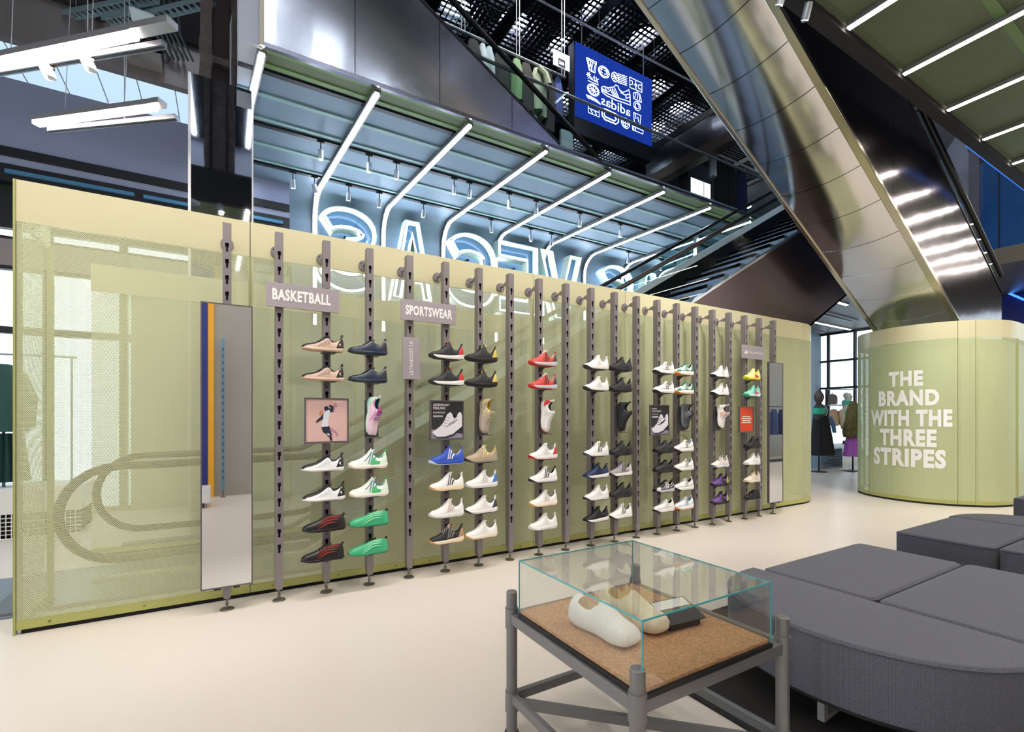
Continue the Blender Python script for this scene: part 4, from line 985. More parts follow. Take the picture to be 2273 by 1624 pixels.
for y, HC in ((BN+.015, HC), (BF-.02, 1.0)):
    p = MB(); p.prism_y([(XA, zb(XA)+HC), (XB, zb(XB)+HC), (XB, zb(XB)+HC+.025), (XA, zb(XA)+HC+.025)], y-.02, y+.02); obj('rubber_seal', p, rubber, big)
    obj('handrail', MB().tube([(XA, y, zb(XA)+HC+.32), (XB, y, zb(XB)+HC+.32)], .045, 10), rubber, big, smooth=True)
    xg = [XA, 3.2, 5.0, 6.6, 8.2, 9.8, XB]
    for a, b in zip(xg[:-1], xg[1:]):
        gp = MB(); gp.prism_y([(a+.005, zb(a)+HC+.02), (b-.005, zb(b)+HC+.02), (b-.005, zb(b)+HC+.29), (a+.005, zb(a)+HC+.29)], y-.005, y+.005); obj('glass_pane', gp, eg, big)
# ---------------------------------------------------------------- stainless escalator flank and slab face above the rear ceiling
top = thing('escalator', 'upper escalator with tall brushed steel flank above the light lines', 'escalator', (2.5, 6.2, ZC+.1), 'escalators of the atrium')
pA = atY(1000, 73, EY); pB = atY(1241, 323, EY)
sl_ = (pB.z-pA.z)/(pB.x-pA.x)
def zt3(X): return pA.z+sl_*(X-pA.x)
xl = .32; xe = pB.x
cutsx = [xl, atY(787, 80, EY).x, atY(975, 150, EY).x, atY(1135, 280, EY).x, xe]
for i, (a, b) in enumerate(zip(cutsx[:-1], cutsx[1:])):
    q = MB(); zt_a, zt_b = min(zt3(a), Z2), min(zt3(b), Z2)
    poly = [(a+.004, ZC+.037), (b-.004, ZC+.037), (b-.004, max(zt_b, ZC+.05)), (a+.004, max(zt_a, ZC+.05))]
    q.prism_y(poly, EY-.02, EY+.01); obj('flank_panel', q, steel, top)
q = MB(); q.prism_y([(xl, ZC+.16), (xe, ZC+.16), (xe, zt3(xe)), (atY(930, 0, EY).x-1.8, zt3(atY(930, 0, EY).x-1.8))], EY+.02, EY+.06); obj('flank_backing', q, blackgap, top)
q = MB(); q.prism_y([(xl+1.2, zt3(xl+1.2)), (xe, zt3(xe)), (xe, zt3(xe)+.03), (xl+1.2, zt3(xl+1.2)+.03)], EY-.03, EY+.05); obj('rubber_seal', q, rubber, top)
h0 = atY(1060, 62, EY+.02); h1 = atY(1322, 345, EY+.02); dh_ = (h1-h0)
obj('handrail', MB().tube([h0-dh_*1.2, h1-dh_*.04, h1+Vector((.12, 0, -.10)), h1+Vector((.3, 0, -.14))], .035, 8), rubber, top, smooth=True)
h2 = h0+Vector((0, 1.2, 0)); obj('handrail', MB().tube([h2-dh_*1.2, h2+dh_], .035, 8), rubber, top, smooth=True)
for i in range(5):
    a = pA.x-1.6+1.05*i; b = a+1.04
    if b > xe+1.2: break
    hz = lambda X: h0.z+(X-h0.x)*dh_.z/dh_.x
    gp = MB(); gp.prism_y([(a, max(zt3(a)+.03, ZC+.17)), (b, max(zt3(b)+.03, ZC+.17)), (b, max(hz(b)-.03, ZC+.18)), (a, hz(a)-.03)], EY, EY+.01); obj('glass_pane', gp, eg, top)
obj('end_casing', MB().box(.10, .32, EY-.02, EY+.75, ZC-.02, Z2), mat('end_casing_grey', '#d3d8e2', .5), top)
obj('end_edge', MB().box(.29, .335, EY-.045, EY, ZC-.02, Z2), mat('brass_edge', '#a99f86', .35, .6), top)
# glass balustrade and handrail of the upper floor
bal = thing('balustrade', 'clear glass balustrade with pale rail along the upper floor edge', 'balustrade', (9, EY+.05, ZC+.16))
r0 = atY(1050, 125, EY+.06); r1 = atY(1480, 305, EY+.06); dr = r1-r0; dr.z = dr.z
obj('rail', MB().tube([Vector((xl+.2, EY+.06, r1.z)), Vector((15.0, EY+.06, r1.z))], .022, 8), mat('rail_grey', '#b7b5ba', .3, .8), bal, smooth=True)
gx = [atY(p, 350, EY).x for p in (975, 1135, 1272, 1391, 1487, 1577, 1700)]
for a, b in zip(gx[:-1], gx[1:]): obj('glass_pane', MB().box(a+.005, b-.005, EY+.03, EY+.045, ZC+.036, r1.z+.02), thin_glass('balustrade_glass', (.9, .95, .95), 1.18), bal)
# ---------------------------------------------------------------- LAS VEGAS letters, seen from behind
YL = 8.82
tube_m = emis('neon_white', '#dcebff', 14.0)
ret_m = mat('letter_return', '#cfe0d2', .45); face_m = thin_glass('letter_face', (.72, .80, .86), 1.3)
def stroke(pts, w):
    L_, R_ = [], []
    for i, p in enumerate(pts):
        a = Vector(pts[max(0, i-1)]); b = Vector(pts[min(len(pts)-1, i+1)]); d = (b-a).normalized(); n_ = Vector((-d.y, d.x))
        L_.append(tuple(Vector(p)+n_*w)); R_.append(tuple(Vector(p)-n_*w))
    return L_+R_[::-1]
def ell(cx, cy, rx, ry, a0, a1, n=14): return [(cx+rx*math.cos(math.radians(a0+(a1-a0)*i/n)), cy+ry*math.sin(math.radians(a0+(a1-a0)*i/n))) for i in range(n+1)]
sw = .135
GLY = {
 'S': [stroke(ell(.5, .72, .36, .145, 15, 180, 12)+ell(.5, .72, .36, .2, 190, 268, 6)+ell(.5, .29, .36, .2, 88, 0, 8)+ell(.5, .27, .36, .145, -8, -168, 12), sw*.98)],
 'A': [[(.0, 0), (.33, 1), (.67, 1), (1, 0), (.73, 0), (.67, .2), (.33, .2), (.27, 0)], [(.39, .42), (.61, .42), (.5, .78)]],
 'G': [stroke(ell(.52, .68, .38, .19, 25, 180, 14)+ell(.52, .32, .38, .19, 180, 360, 14)+[(.9, .42), (.62, .42)], sw)],
 'E': [[(0, 0), (0, 1), (1, 1), (1, .76), (.32, .76), (.32, .62), (.85, .62), (.85, .40), (.32, .40), (.32, .24), (1, .24), (1, 0)]],
 'V': [[(.34, 0), (0, 1), (.3, 1), (.5, .36), (.7, 1), (1, 1), (.66, 0)]],
 'L': [[(0, 0), (0, 1), (.34, 1), (.34, .25), (1, .25), (1, 0)]],
}
def inset(poly, d):
    n = len(poly); out = []
    ar = sum(poly[i][0]*poly[(i+1) % n][1]-poly[(i+1) % n][0]*poly[i][1] for i in range(n)); sg = 1 if ar > 0 else -1
    for i in range(n):
        p0, p1, p2 = Vector(poly[i-1]), Vector(poly[i]), Vector(poly[(i+1) % n])
        a = (p1-p0); b = (p2-p1)
        if a.length < 1e-6 or b.length < 1e-6: out.append(tuple(p1)); continue
        a.normalize(); b.normalize(); n1 = Vector((-a.y, a.x))*sg; n2 = Vector((-b.y, b.x))*sg; m_ = n1+n2
        if m_.length < .3: m_ = n1
        m_.normalize(); k_ = min(1.8, 1/max(.4, m_.dot(n1))); out.append(tuple(p1+m_*d*k_))
    return out
ltr = [('S', 703, 838, 'at the far left, beside the second light line'), ('A', 868, 962, 'between an S and a G'), ('G', 992, 1102, 'between an A and an E'), ('E', 1106, 1195, 'between a G and a V'), ('V', 1199, 1292, 'right of the E'), ('S', 1330, 1408, 'behind the escalator handrail'), ('A', 1413, 1477, 'behind the escalator glass'), ('L', 1500, 1545, 'partly hidden by the escalator, last on the right')]
Zl0, Zl1 = 3.57, 5.10
for ch, pa, pb, wh in ltr:
    xa = atY(pa, 600, YL).x; xb = atY(pb, 600, YL).x; w_ = xb-xa
    t = thing('neon_letter', 'white neon letter %s seen from behind, %s' % (ch, wh), 'neon letter', ((xa+xb)/2, YL, Zl0), 'neon letters of the rear wall')
    hh = Zl1-Zl0
    tb = MB(); rt = MB(); fc = MB()
    for poly in GLY[ch]:
        P2 = [(xb-u*w_, Zl0+v*hh) for u, v in poly]                      # mirrored left to right
        hole = poly is not GLY[ch][0]
        # return: outline wall of depth
        n = len(P2); Q = inset(P2, .018 if not hole else -.018)
        for i in range(n):
            j = (i+1) % n
            rt.add([(P2[i][0], YL, P2[i][1]), (P2[j][0], YL, P2[j][1]), (P2[j][0], YL+.22, P2[j][1]), (P2[i][0], YL+.22, P2[i][1]), (Q[i][0], YL, Q[i][1]), (Q[j][0], YL, Q[j][1]), (Q[j][0], YL+.22, Q[j][1]), (Q[i][0], YL+.22, Q[i][1])],
                   [(0, 1, 2, 3), (4, 7, 6, 5), (0, 4, 5, 1), (2, 6, 7, 3)])
        I1 = inset(P2, .055 if not hole else -.055)
        tb.tube([(p[0], YL+.02, p[1]) for p in I1], .021, 6, closed=True)
        if not hole: fc.prism([(p[0], YL+.20, p[1]) for p in Q], (0, .008, 0))
    obj('channel_return', rt, ret_m, t); obj('neon_tube', tb, tube_m, t, smooth=True); obj('face_panel', fc, face_m, t)
    obj('wall_fixing', MB().box((xa+xb)/2-.02, (xa+xb)/2+.02, YL+.2, YB-.003, Zl0+.1, Zl0+.14).box((xa+xb)/2-.02, (xa+xb)/2+.02, YL+.2, YB-.003, Zl1-.5, Zl1-.46), darkg, t)
# ---------------------------------------------------------------- track spotlights under the rear ceiling
spot_m = mat('spot_grey', '#9aa1a8', .4, .5); spot_e = emis('spot_lens', '#fff4e6', 30)
def spot(p, tilt, label, group, drop=.16, mm=None, ld=.13, r=.036, power=0):
    t = thing('track_spotlight', label, 'light', p, group); p = Vector(p); q = p-Vector((0, 0, drop)); d = Vector((tilt[0], tilt[1], -1)).normalized()
    obj('stem', MB().cyl(p, q, .008, 6).box(p.x-.05, p.x+.05, p.y-.015, p.y+.015, p.z-.02, p.z), black, t)
    obj('barrel', MB().tube([q-d*ld*.3, q+d*ld*.7, q+d*ld*.7], [r, r, r*.9], 12), mm or spot_m, t, smooth=True)
    obj('lens', MB().cyl(q+d*(ld*.7), q+d*(ld*.7+.004), r*.8, 12), spot_e, t)
    if power:
        la = bpy.data.lights.new('spot_beam', 'SPOT'); la.energy = power; la.spot_size = math.radians(62); la.spot_blend = .7; la.shadow_soft_size = .035; la.color = (1, .95, .88)
        lo = bpy.data.objects.new('spot_beam', la); COL.objects.link(lo); lo.parent = t; lo.location = (q+d*(ld*.7+.02))-Vector(t['_w']); lo.rotation_euler = d.to_track_quat('-Z', 'Y').to_euler()
for k, px in enumerate((712, 819, 880, 1008, 1042, 1130, 1190, 1287, 1377)):
    p = atY(px, 400, 7.19); spot((p.x, 7.19, ZC-.03), (0, .12), 'small grey spotlight on the front rear-ceiling track, %s from the left' % words[k], 'spotlights on the first rear track')
for k, (px, tx) in enumerate(((650, .1), (698, .35), (774, 0), (842, 0), (940, 0), (1090, .3), (1178, .3), (1224, 0), (1395, 0), (1468, .1))):
    p = atY(px, 450, 8.30); spot((p.x, 8.30, ZC-.03), (tx, .35), 'small grey spotlight on the back rear-ceiling track, %s from the left' % words[k], 'spotlights on the second rear track')
p = atZ(1793, 22, ZC-.15); spot((p.x, p.y, ZC-.07), (.25, .46), 'grey cylinder spotlight at the edge of the green ceiling, over the steel soffit', None, .06, None, .13, .034, SPOT_W*2.2)
p = atZ(1738, -12, ZC-.15); spot((p.x, p.y, ZC-.07), (.1, .46), 'grey cylinder spotlight cut by the top edge of the picture', None, .06, None, .13, .034, SPOT_W)
for k in range(6):
    x = -2.2+1.05*k
    if abs(x-atZ(1793, 22, ZC-.15).x) < .3 or abs(x-atZ(1738, -12, ZC-.15).x) < .3: x += .35
    spot((x, EY2+.07, ZC-.07), (.10, .46), 'grey cylinder spotlight aimed at the shoe wall outside the picture, %s from the left' % words[k], 'spotlights of the ceiling edge', .06, None, .2, .05, SPOT_W)
for x, y, n_ in ((8.0, .4, 'right'), (7.0, .3, 'left')):
    spot((x, y, ZC-.02), (.43, .73), 'grey spotlight of the green ceiling aimed at the round pod, outside the picture, '+n_+' one', 'spotlights for the round pod', .06, None, .13, .034, 300)
# ---------------------------------------------------------------- left: mirrored column, fireproofed column, hung lights, services
mc = thing('mirrored_column', 'square column clad in mirror, behind the left end of the green wall', 'column', (-.05, 6.6, 0))
obj('mirror_panel', MB().box(-.34, .245, 6.30, 6.32, 2.6, 5.12), mat('column_mirror', '#b9bdc4', .03, 1.), mc)
obj('mirror_panel', MB().box(-.34, .245, 6.30, 6.32, 0, 2.595), mat('column_mirror', '#b9bdc4', .03, 1.), mc)
obj('core', MB().box(-.335, .24, 6.322, 6.9, 0, 5.118), greyp, mc)
obj('corner_strip', MB().box(-.365, -.34, 6.29, 6.33, 0, 5.12), mat('corner_light', '#e6e4e4', .3, .3), mc); obj('corner_strip', MB().box(.245, .262, 6.29, 6.33, 0, 5.12), mat('corner_light', '#e6e4e4', .3, .3), mc)
fc_ = mat('fireproofing', '#5a504c', .95, 0, var=.55, vscale=9, bump=1., bscale=30)
fp = thing('concrete_column', 'rough sprayed brown column rising above the mirrored one', 'column', (-.06, 6.7, 5.12))
obj('shaft', MB().box(-.16, .06, 6.66, 6.8, 5.12, Z2), mat('column_web', '#3a302e', .9, 0, var=.3), fp)
for x0, x1 in ((-.27, -.15), (.05, .16)):
    mbx = MB(); G = []
    for i in range(40):
        z = 5.12+i*(Z2-5.12)/39; j = lambda: random.uniform(-.012, .012)
        G.append([(x0+j(), 6.55+j(), z), (x1+j(), 6.55+j(), z), (x1+j(), 6.9, z), (x0+j(), 6.9, z)])
    mbx.grid(G, True); obj('sprayed_flange', mbx, fc_, fp)
mbx = MB(); mbx.box(-.2, .12, 6.6, 6.66, 5.5, 5.58); obj('sprayed_collar', mbx, fc_, fp)
obj('conduit', MB().tube([(.04, 6.58, 5.12), (.04, 6.58, 6.0), (.06, 6.58, 6.12), (.14, 6.58, 6.18), (.3, 6.58, 6.18)], .014, 8), greyp, fp, smooth=True)
fp2 = thing('concrete_column', 'rough sprayed column on the upper floor above the camera, seen in the mirrored column', 'column', (-.1, 2.1, ZC+.5))
G = []
for i in range(30):
    z = ZC+.5+i*(Z2-.15-ZC)/29; j = lambda: random.uniform(-.015, .015)
    G.append([(-.35+j(), 1.9+j(), z), (.12+j(), 1.9+j(), z), (.12+j(), 2.3, z), (-.35+j(), 2.3, z)])
mbx = MB(); mbx.grid(G, True); obj('sprayed_shaft', mbx, fc_, fp2); obj('conduit', MB().cyl((-.25, 2.32, ZC+.5), (-.25, 2.32, Z2+.3), .02, 8).cyl((.0, 2.32, ZC+.5), (.0, 2.32, Z2+.3), .014, 8), black, fp2)
def hung_light(pa, pb, z, label, tracks):
    a = atZ(*pa, z); b = atZ(*pb, z); t = thing('linear_pendant', label, 'light', tuple(a), 'linear pendant lights on the left')
    hb = MB().bar(a+Vector((0, 0, .04)), b+Vector((0, 0, .04)), .09, .05)
    d = (b-a).normalized(); ext = b+d*.35 if tracks else b+d*.08; hb.bar(b+Vector((0, 0, .04)), ext+Vector((0, 0, .04)), .1, .05)
    obj('housing', hb, mat('pendant_alu', '#b4b2b6', .35, .7), t); obj('diffuser', MB().bar(a, b, .07, .03), warm_led, t)
    for f in (.25, .75):
        q = a+(b-a)*f; obj('wire', MB().cyl(q+Vector((0, 0, .06)), q+Vector((.05, .02, 2.0 if tracks else 1.5)), .003, 4), greyp, t)
    return t, d
hung_light((-60, 152), (300, 79), 4.33, 'linear pendant light, larger one, cut by the left edge of the picture', True)
hung_light((80, 275), (345, 239), 4.33, 'linear pendant light, smaller one, in front of the slate blue bulkhead', False)
def track(pa, pb, z, label):
    a = atZ(*pa, z); b = atZ(*pb, z); t = thing('light_track', label, 'light track', tuple(a), 'light tracks on the left')
    obj('track_body', MB().bar(a, b, .05, .045), mat('track_grey', '#8b8b94', .35, .6), t)
    d = (b-a).normalized(); obj('contact_groove', MB().bar(a-Vector((0, 0, .024)), b-Vector((0, 0, .024)), .02, .004), black, t)
    obj('hanger', MB().cyl(a+(b-a)*.6, a+(b-a)*.6+Vector((0, 0, 1.5)), .004, 4), greyp, t)
    return t
track((-40, 166), (365, 98), 4.33, 'grey light track with two white spotlights under the larger pendant')
track((110, 288), (392, 260), 4.33, 'thin grey light track under the smaller pendant')
sw_ = mat('spot_white', '#e9e6e2', .4)
for px, py, lb in ((103, 148, 'left of two white spotlights on the grey track'), (193, 130, 'right of two white spotlights on the grey track')):
    p = atZ(px, py-2, 4.30); spot(tuple(p), (.45, -.1), lb, 'white track spotlights', .03, sw_, .1, .042)
# services above the dark bulkhead
tray_m = mat('tray_galvanised', '#8ea3a8', .4, .6)
def tray(pa, pb, z, n, label):
    a = atZ(*pa, z); b = atZ(*pb, z); t = thing('cable_tray', label, 'cable tray', tuple(a), 'cable trays of the dark ceiling'); d = (b-a).normalized(); u = Vector((-d.y, d.x, 0))*.055
    for s in (-1, 1): obj('side_rail', MB().bar(a+u*s, b+u*s, .015, .05), tray_m, t)
    for i in range(n): q = a+(b-a)*(i+.5)/n; obj('rung', MB().bar(q-u, q+u, .03, .015), tray_m, t)
    for f in (.1, .9): q = a+(b-a)*f; obj('threaded_rod', MB().cyl(q, q+Vector((0, 0, 3.5)), .006, 4), tray_m, t)
tray((150, 35), (345, -4), 6.3, 16, 'galvanised cable tray at the top left, upper one')
tray((235, 48), (318, 33), 6.2, 8, 'short galvanised cable tray left of the small white plate')
tray((330, 36), (470, 2), 6.2, 10, 'galvanised cable tray running behind the sprayed column')
for k in range(6):
    a = atZ(322+14*k, 4+0*k, 6.6); b = atZ(345+11*k, 72+1*k, 6.25)
    tag(obj('conduit', MB().tube([a+Vector((0, 0, .6)), a, b, b+Vector((.12, .3, -.1))], .016, 6), mat('conduit_dark', '#4d5d64', .5, .4), smooth=True), 'dark conduit between the cable trays, %s of six from the left' % words[k], 'conduit', 'conduits of the dark ceiling')
a = atZ(207, -20, 6.6); b = atZ(225, 45, 6.3)
tag(obj('drain_pipe', MB().tube([a+Vector((0, 0, .8)), a, b], .05, 10), black, smooth=True), 'thick black pipe crossing the upper cable tray', 'pipe')
# ventilation box
vb = thing('vent_unit', 'flat metal vent box with dark louvres on the dark bulkhead', 'vent', tuple(atY(325, 130, YD-.12)))
a = atY(285, 88, YD-.16); b = atY(362, 160, YD-.16); m_ = (a.z+b.z)/2
obj('cover', MB().box(a.x, b.x, YD-.3, YD-.12, b.z, m_), mat('vent_cover', '#8c8682', .45, .4), vb)
for i in range(7): obj('louvre', MB().box(a.x, b.x, YD-.22, YD-.12, m_+.012+i*.035, m_+.03+i*.035), black, vb)
wp = atZ(318, 42, 6.15); tag(obj('ceiling_plate', MB().box(wp.x-.12, wp.x+.12, wp.y-.12, wp.y+.12, 6.15, 6.17), mat('plate_white', '#cfe0e4', .5)), 'small pale plate between the cable trays', 'plate')
# mirrored lift shaft / glass box behind the escalator
lb_ = thing('glass_box', 'tall glass box with a steel corner post behind the escalator', 'glass enclosure', (9.0, 7.4, 0))
pL = atY(1485, 540, 7.0); pR = atY(1540, 510, 6.6)
gx0, gx1 = atY(1490, 540, 7.6).x, atY(1545, 540, 6.7).x
zgb = min(atX(1540, 505, gx1).z, ZC-.06); gb = thin_glass('tinted_glass', (.55, .66, .68), 1.6)
obj('glass_pane', MB().box(gx1-.012, gx1, 6.7, 7.6, 0, zgb), gb, lb_)
obj('glass_pane', MB().box(gx1, gx1+.9, 6.7, 6.712, 0, zgb), gb, lb_)
obj('corner_post', MB().box(gx1-.03, gx1+.05, 6.66, 6.74, 0, zgb), steel, lb_)
obj('steel_back', MB().box(gx1+.1, gx1+.55, 7.0, 7.3, 0, zgb-.3), steel_wavy, lb_)
# ---------------------------------------------------------------- blue neon screen on the upper floor
YN = 8.0
ns = thing('neon_screen', 'hanging blue screen with white neon line drawings', 'screen', tuple(atY(1360, 330, YN)))
cs_ = 200/1353.
def sp(x, y, dy=0.): p = atY(1260+x*cs_, 80+y*cs_, YN); p.y += dy; return p
tl, tr_, br, blf = sp(118, 90), sp(1265, 640), sp(1265, 1560), sp(118, 1290)
zt_, zb_ = (tl.z+tr_.z)/2, (blf.z+br.z)/2
obj('casing', MB().box(tl.x-.02, tr_.x+.02, YN+.02, YN+.22, zb_-.35, zt_+.02), mat('screen_casing', '#26242a', .4, .3), ns)
scr = emis('screen_blue', '#2242b4', .75)
xm = sp(857, 480).x
obj('screen_panel', MB().box(tl.x, xm-.006, YN, YN+.02, zb_, zt_), scr, ns); obj('screen_panel', MB().box(xm+.006, tr_.x, YN, YN+.02, zb_, zt_), scr, ns)
nl = emis('screen_neon', '#d4e2ff', 4.0); ng = emis('screen_glow', '#4a78ff', 1.3)
def neon(polys, r=.0065, name='neon_drawing'):
    mb = MB()
    for pts in polys: mb.tube([sp(x, y, -.012) for x, y in pts], r, 5)
    return obj(name, mb, nl, ns)
def ring(cx, cy, rx, ry, sk=0., n=20): return [(cx+rx*math.cos(2*math.pi*i/n), cy+ry*math.sin(2*math.pi*i/n)+sk*math.cos(2*math.pi*i/n)) for i in range(n+1)]
# hoop net
neon([[(278, 325), (430, 400), (405, 560), (320, 520), (278, 325)], [(285, 350), (425, 425)], [(300, 360), (335, 525)], [(335, 375), (365, 540)], [(375, 395), (350, 530)], [(410, 415), (385, 550)], [(345, 380), (320, 500)]])
# ball / chip
neon([ring(538, 545, 82, 82, 38), ring(538, 545, 62, 60, 28)]+[[(538+60*math.cos(a), 545+58*math.sin(a)+28*math.cos(a)), (538+82*math.cos(a), 545+82*math.sin(a)+38*math.cos(a))] for a in [i*math.pi/7 for i in range(14)]])
neon([[(520, 505), (500, 500), (498, 545), (520, 560)], [(545, 520), (575, 535), (575, 580), (545, 575)]])
# winged ball
neon([ring(705, 620, 52, 70, 20)]+[[(705, 620), (705+50*math.cos(a), 620+68*math.sin(a)+20*math.cos(a))] for a in [i*math.pi/4 for i in range(8)]])
neon([[(750, 570+k*26), (885, 615+k*26)] for k in range(6)])
# court
neon([[(925, 620), (1110, 710), (1110, 850), (930, 775), (925, 620)], [(1017, 665), (1020, 810)], ring(1018, 740, 18, 18, 6, 10), [(928, 665), (965, 680), (972, 730), (930, 735)], [(1108, 745), (1060, 735), (1055, 785), (1108, 815)]])
# scribbles, sun
neon([ring(308, 580, 18, 18, 5, 8)]+[[(308, 580), (308+34*math.cos(a), 580+34*math.sin(a))] for a in [i*math.pi/3 for i in range(6)]])
neon([[(300, 640), (340, 610), (360, 660), (395, 600), (400, 680), (460, 650)], [(300, 670), (360, 700), (455, 740)], [(420, 620), (450, 720)], [(330, 640), (440, 700)]])
# wheel
neon([ring(378, 815, 88, 82, 40), ring(378, 815, 72, 66, 32)]+[[(378, 815), (378+66*math.cos(a), 815+60*math.sin(a)+30*math.cos(a))] for a in [i*math.pi/4 for i in range(8)]])
# jet
neon([[(275, 885), (300, 930), (400, 975), (490, 1030), (430, 960), (330, 905), (275, 885)], [(300, 905), (440, 990)]])
# dice / tram
neon([[(305, 1000), (465, 1075), (470, 1220), (305, 1150), (305, 1000)], [(305, 1030), (468, 1105)], [(310, 1085), (470, 1155)], [(340, 1110), (370, 1165)], [(400, 1130), (430, 1190)]])
# pill
neon([[(520, 1100), (560, 1100), (720, 1175), (760, 1230), (755, 1300), (720, 1325), (560, 1260), (515, 1200), (510, 1130), (520, 1100)], [(560, 1135), (700, 1200), (725, 1255), (700, 1280), (560, 1215), (540, 1170), (560, 1135)]], .012)
neon([ring(862, 1310, 62, 75, 28), ring(862, 1310, 40, 50, 18), [(805, 1285), (920, 1335)], [(862, 1240), (862, 1380)]])
# half wheel, chip, card, box
neon([[(980, 860), (1040, 845), (1080, 880), (1105, 1000), (985, 940), (980, 860)], [(1000, 930), (1020, 860)], [(1040, 950), (1050, 870)], [(1075, 970), (1075, 890)]])
neon([ring(1038, 1055, 50, 66, 22), ring(1038, 1055, 30, 40, 12)])
neon([[(985, 1150), (1095, 1200), (1080, 1335), (995, 1295), (985, 1150)], [(1010, 1180), (1020, 1240), (1050, 1220), (1060, 1290)]])
neon([[(965, 1350), (1130, 1425), (1125, 1475), (970, 1410), (965, 1350)], [(990, 1370), (985, 1410)], [(1015, 1380), (1010, 1425)]])
# central trainer
neon([[(500, 775), (530, 760), (600, 780), (690, 770), (715, 740), (750, 755), (770, 810), (820, 850), (880, 830), (910, 805), (930, 880), (935, 1045), (880, 1020), (720, 965), (580, 900), (510, 840), (500, 775)],
      [(505, 815), (600, 870), (740, 930), (930, 990)], [(515, 795), (600, 840), (640, 820)], [(790, 850), (860, 890), (915, 880)], [(870, 900), (870, 940), (930, 920)]], .008)
neon([[(632+28*k, 800+6*k), (690+26*k, 905+12*k)] for k in range(4)]); neon([[(560+35*k, 785), (575+35*k, 810)] for k in range(5)])
# wordmark, mirrored
tm = text_mesh('adidas', .30, 1.0, .0)
a0 = sp(500, 990); a1 = sp(935, 1130); wdt = a1.x-a0.x; cxn = (a0.x+a1.x)/2; zn = (a0.z+a1.z)/2-.09
tm = text_mesh('adidas', .20, wdt, .0); tm.v = [(cxn-x, YN-.012, zn+z) for x, y, z in tm.v]; obj('neon_lettering', tm, nl, ns)
for px in (1291, 1428):
    a = atY(px, 130, YN+.1); obj('hanging_rod', MB().cyl((a.x, YN+.1, zt_), (a.x, YN+.1, Z2), .012, 6), greyp, ns)
# long pale pipe above the screen
p0 = atY(1200, 0, 7.6); p1 = atY(1520, 175, 7.6); zz = (p0.z+p1.z)/2
ap = thing('ceiling_pipe', 'long pale pipe hung below the cell ceiling above the blue screen', 'pipe', (p0.x, 7.6, zz))
obj('pipe_run', MB().tube([(3.5, 7.6, zz), (15, 7.6, zz)], .022, 8), greyp, ap, smooth=True)
for x in (5, 6.6, 8.2, 9.8, 11.4): obj('hanger', MB().cyl((x, 7.6, zz), (x, 7.6, Z2), .006, 4), greyp, ap)
# ---------------------------------------------------------------- clothes rail on the upper floor
def garment(x, y, ztop, w, length, col, label, group, seed, shirt=False):
    """hanging garment: shoulders, folded body; folds run vertically"""
    rnd = random.Random(seed); t = thing('hanging_garment', label, 'garment', (x, y, ztop-length), group)
    G = []; n = 22; ph = rnd.uniform(0, 6)
    for i in range(9):
        f = i/8; z = ztop-.06-f*(length-.06); ww = w*(.55+.45*min(1, f*4)) if i < 3 else w*(1+.06*f); dd = .09*(.5+.5*min(1, f*3))
        G.append([(x+ww/2*math.copysign(abs(math.cos(2*math.pi*k/n))**.7, math.cos(2*math.pi*k/n))+.008*math.sin(ph+3*f), y+(dd+.012*math.sin(k*2.1+ph)*min(1, f*4))*math.sin(2*math.pi*k/n), z+.01*math.sin(k*1.3+ph)*f) for k in range(n)])
    mb = MB(); mb.grid(G, True); mb.f += [tuple(range(n)), tuple(range(8*n, 9*n))]
    obj('body', mb, mat('cloth_'+col.strip('#'), col, .85), t, smooth=True)
    if shirt:
        sv = MB(); sv.tube([(x-.02, y-.08, ztop-.09), (x+.08, y-.13, ztop-.2), (x+.13, y-.15, ztop-.38)], [.05, .06, .07], 8); obj('sleeve', sv, mat('cloth_'+col.strip('#'), col, .85), t, smooth=True)
    obj('hanger', MB().tube([(x, y, ztop-.07), (x, y, ztop-.02), (x+.012, y, ztop+.01), (x, y, ztop+.025)], .004, 5), greyp, t)
YK = 7.0
ra = atY(1000, 62, YK); rb_ = atY(1255, 168, YK); zr = (ra.z+rb_.z)/2
rk = thing('clothes_rail', 'pale clothes rail hung from the upper ceiling left of the blue screen', 'clothes rail', (ra.x, YK, zr))
obj('rail_tube', MB().tube([(ra.x-1.5, YK, zr), (rb_.x, YK, zr)], .02, 8), greyp, rk, smooth=True)
for px in (1028, 1150, 1250):
    x = atY(px, 100, YK).x; obj('hanging_rod', MB().cyl((x-.03, YK, zr), (x-.03, YK, Z2), .008, 6).cyl((x+.03, YK, zr), (x+.03, YK, Z2), .008, 6), greyp, rk)
gd = [(1052, '#1b1b1e', 1.0, .30, 'black garment left of the white ones'), (1070, '#c9ced4', .75, .16, 'first white garment on the upper rail'), (1086, '#b9bfc6', .8, .16, 'second white garment on the upper rail'), (1112, '#1d1c1f', .9, .34, 'wide black garment between white and green ones'),
      (1146, '#6f8f62', .75, .22, 'green pleated garment on the upper rail'), (1168, '#201c1e', .9, .28, 'black garment right of the green one'), (1193, '#8f9a82', .8, .24, 'sage green shirt on the upper rail'), (1204, '#7f8b74', .9, .14, 'darker sage shirt behind the first one'), (1218, '#1c1a1d', 1.1, .22, 'long black garment beside the blue jacket'), (1238, '#2c3f78', .8, .18, 'blue track jacket with white stripes, last on the rail')]
for k, (px, c, ln, w, lb) in enumerate(gd):
    x = atY(px, 200, YK).x; garment(x, YK, zr-.02, w, ln, c, lb, 'garments on the upper rail', k, k in (6,))
bm = atY(1237, 150, YK)
bb = thing('hoop_board', 'small white basketball backboard sign at the end of the upper rail', 'sign', (bm.x, YK-.12, zr+.02)); w_ = .18
obj('board', MB().box(bm.x-w_, bm.x+w_, YK-.13, YK-.12, zr+.02, zr+.30), mat('board_white', '#d9dbe0', .5), bb)
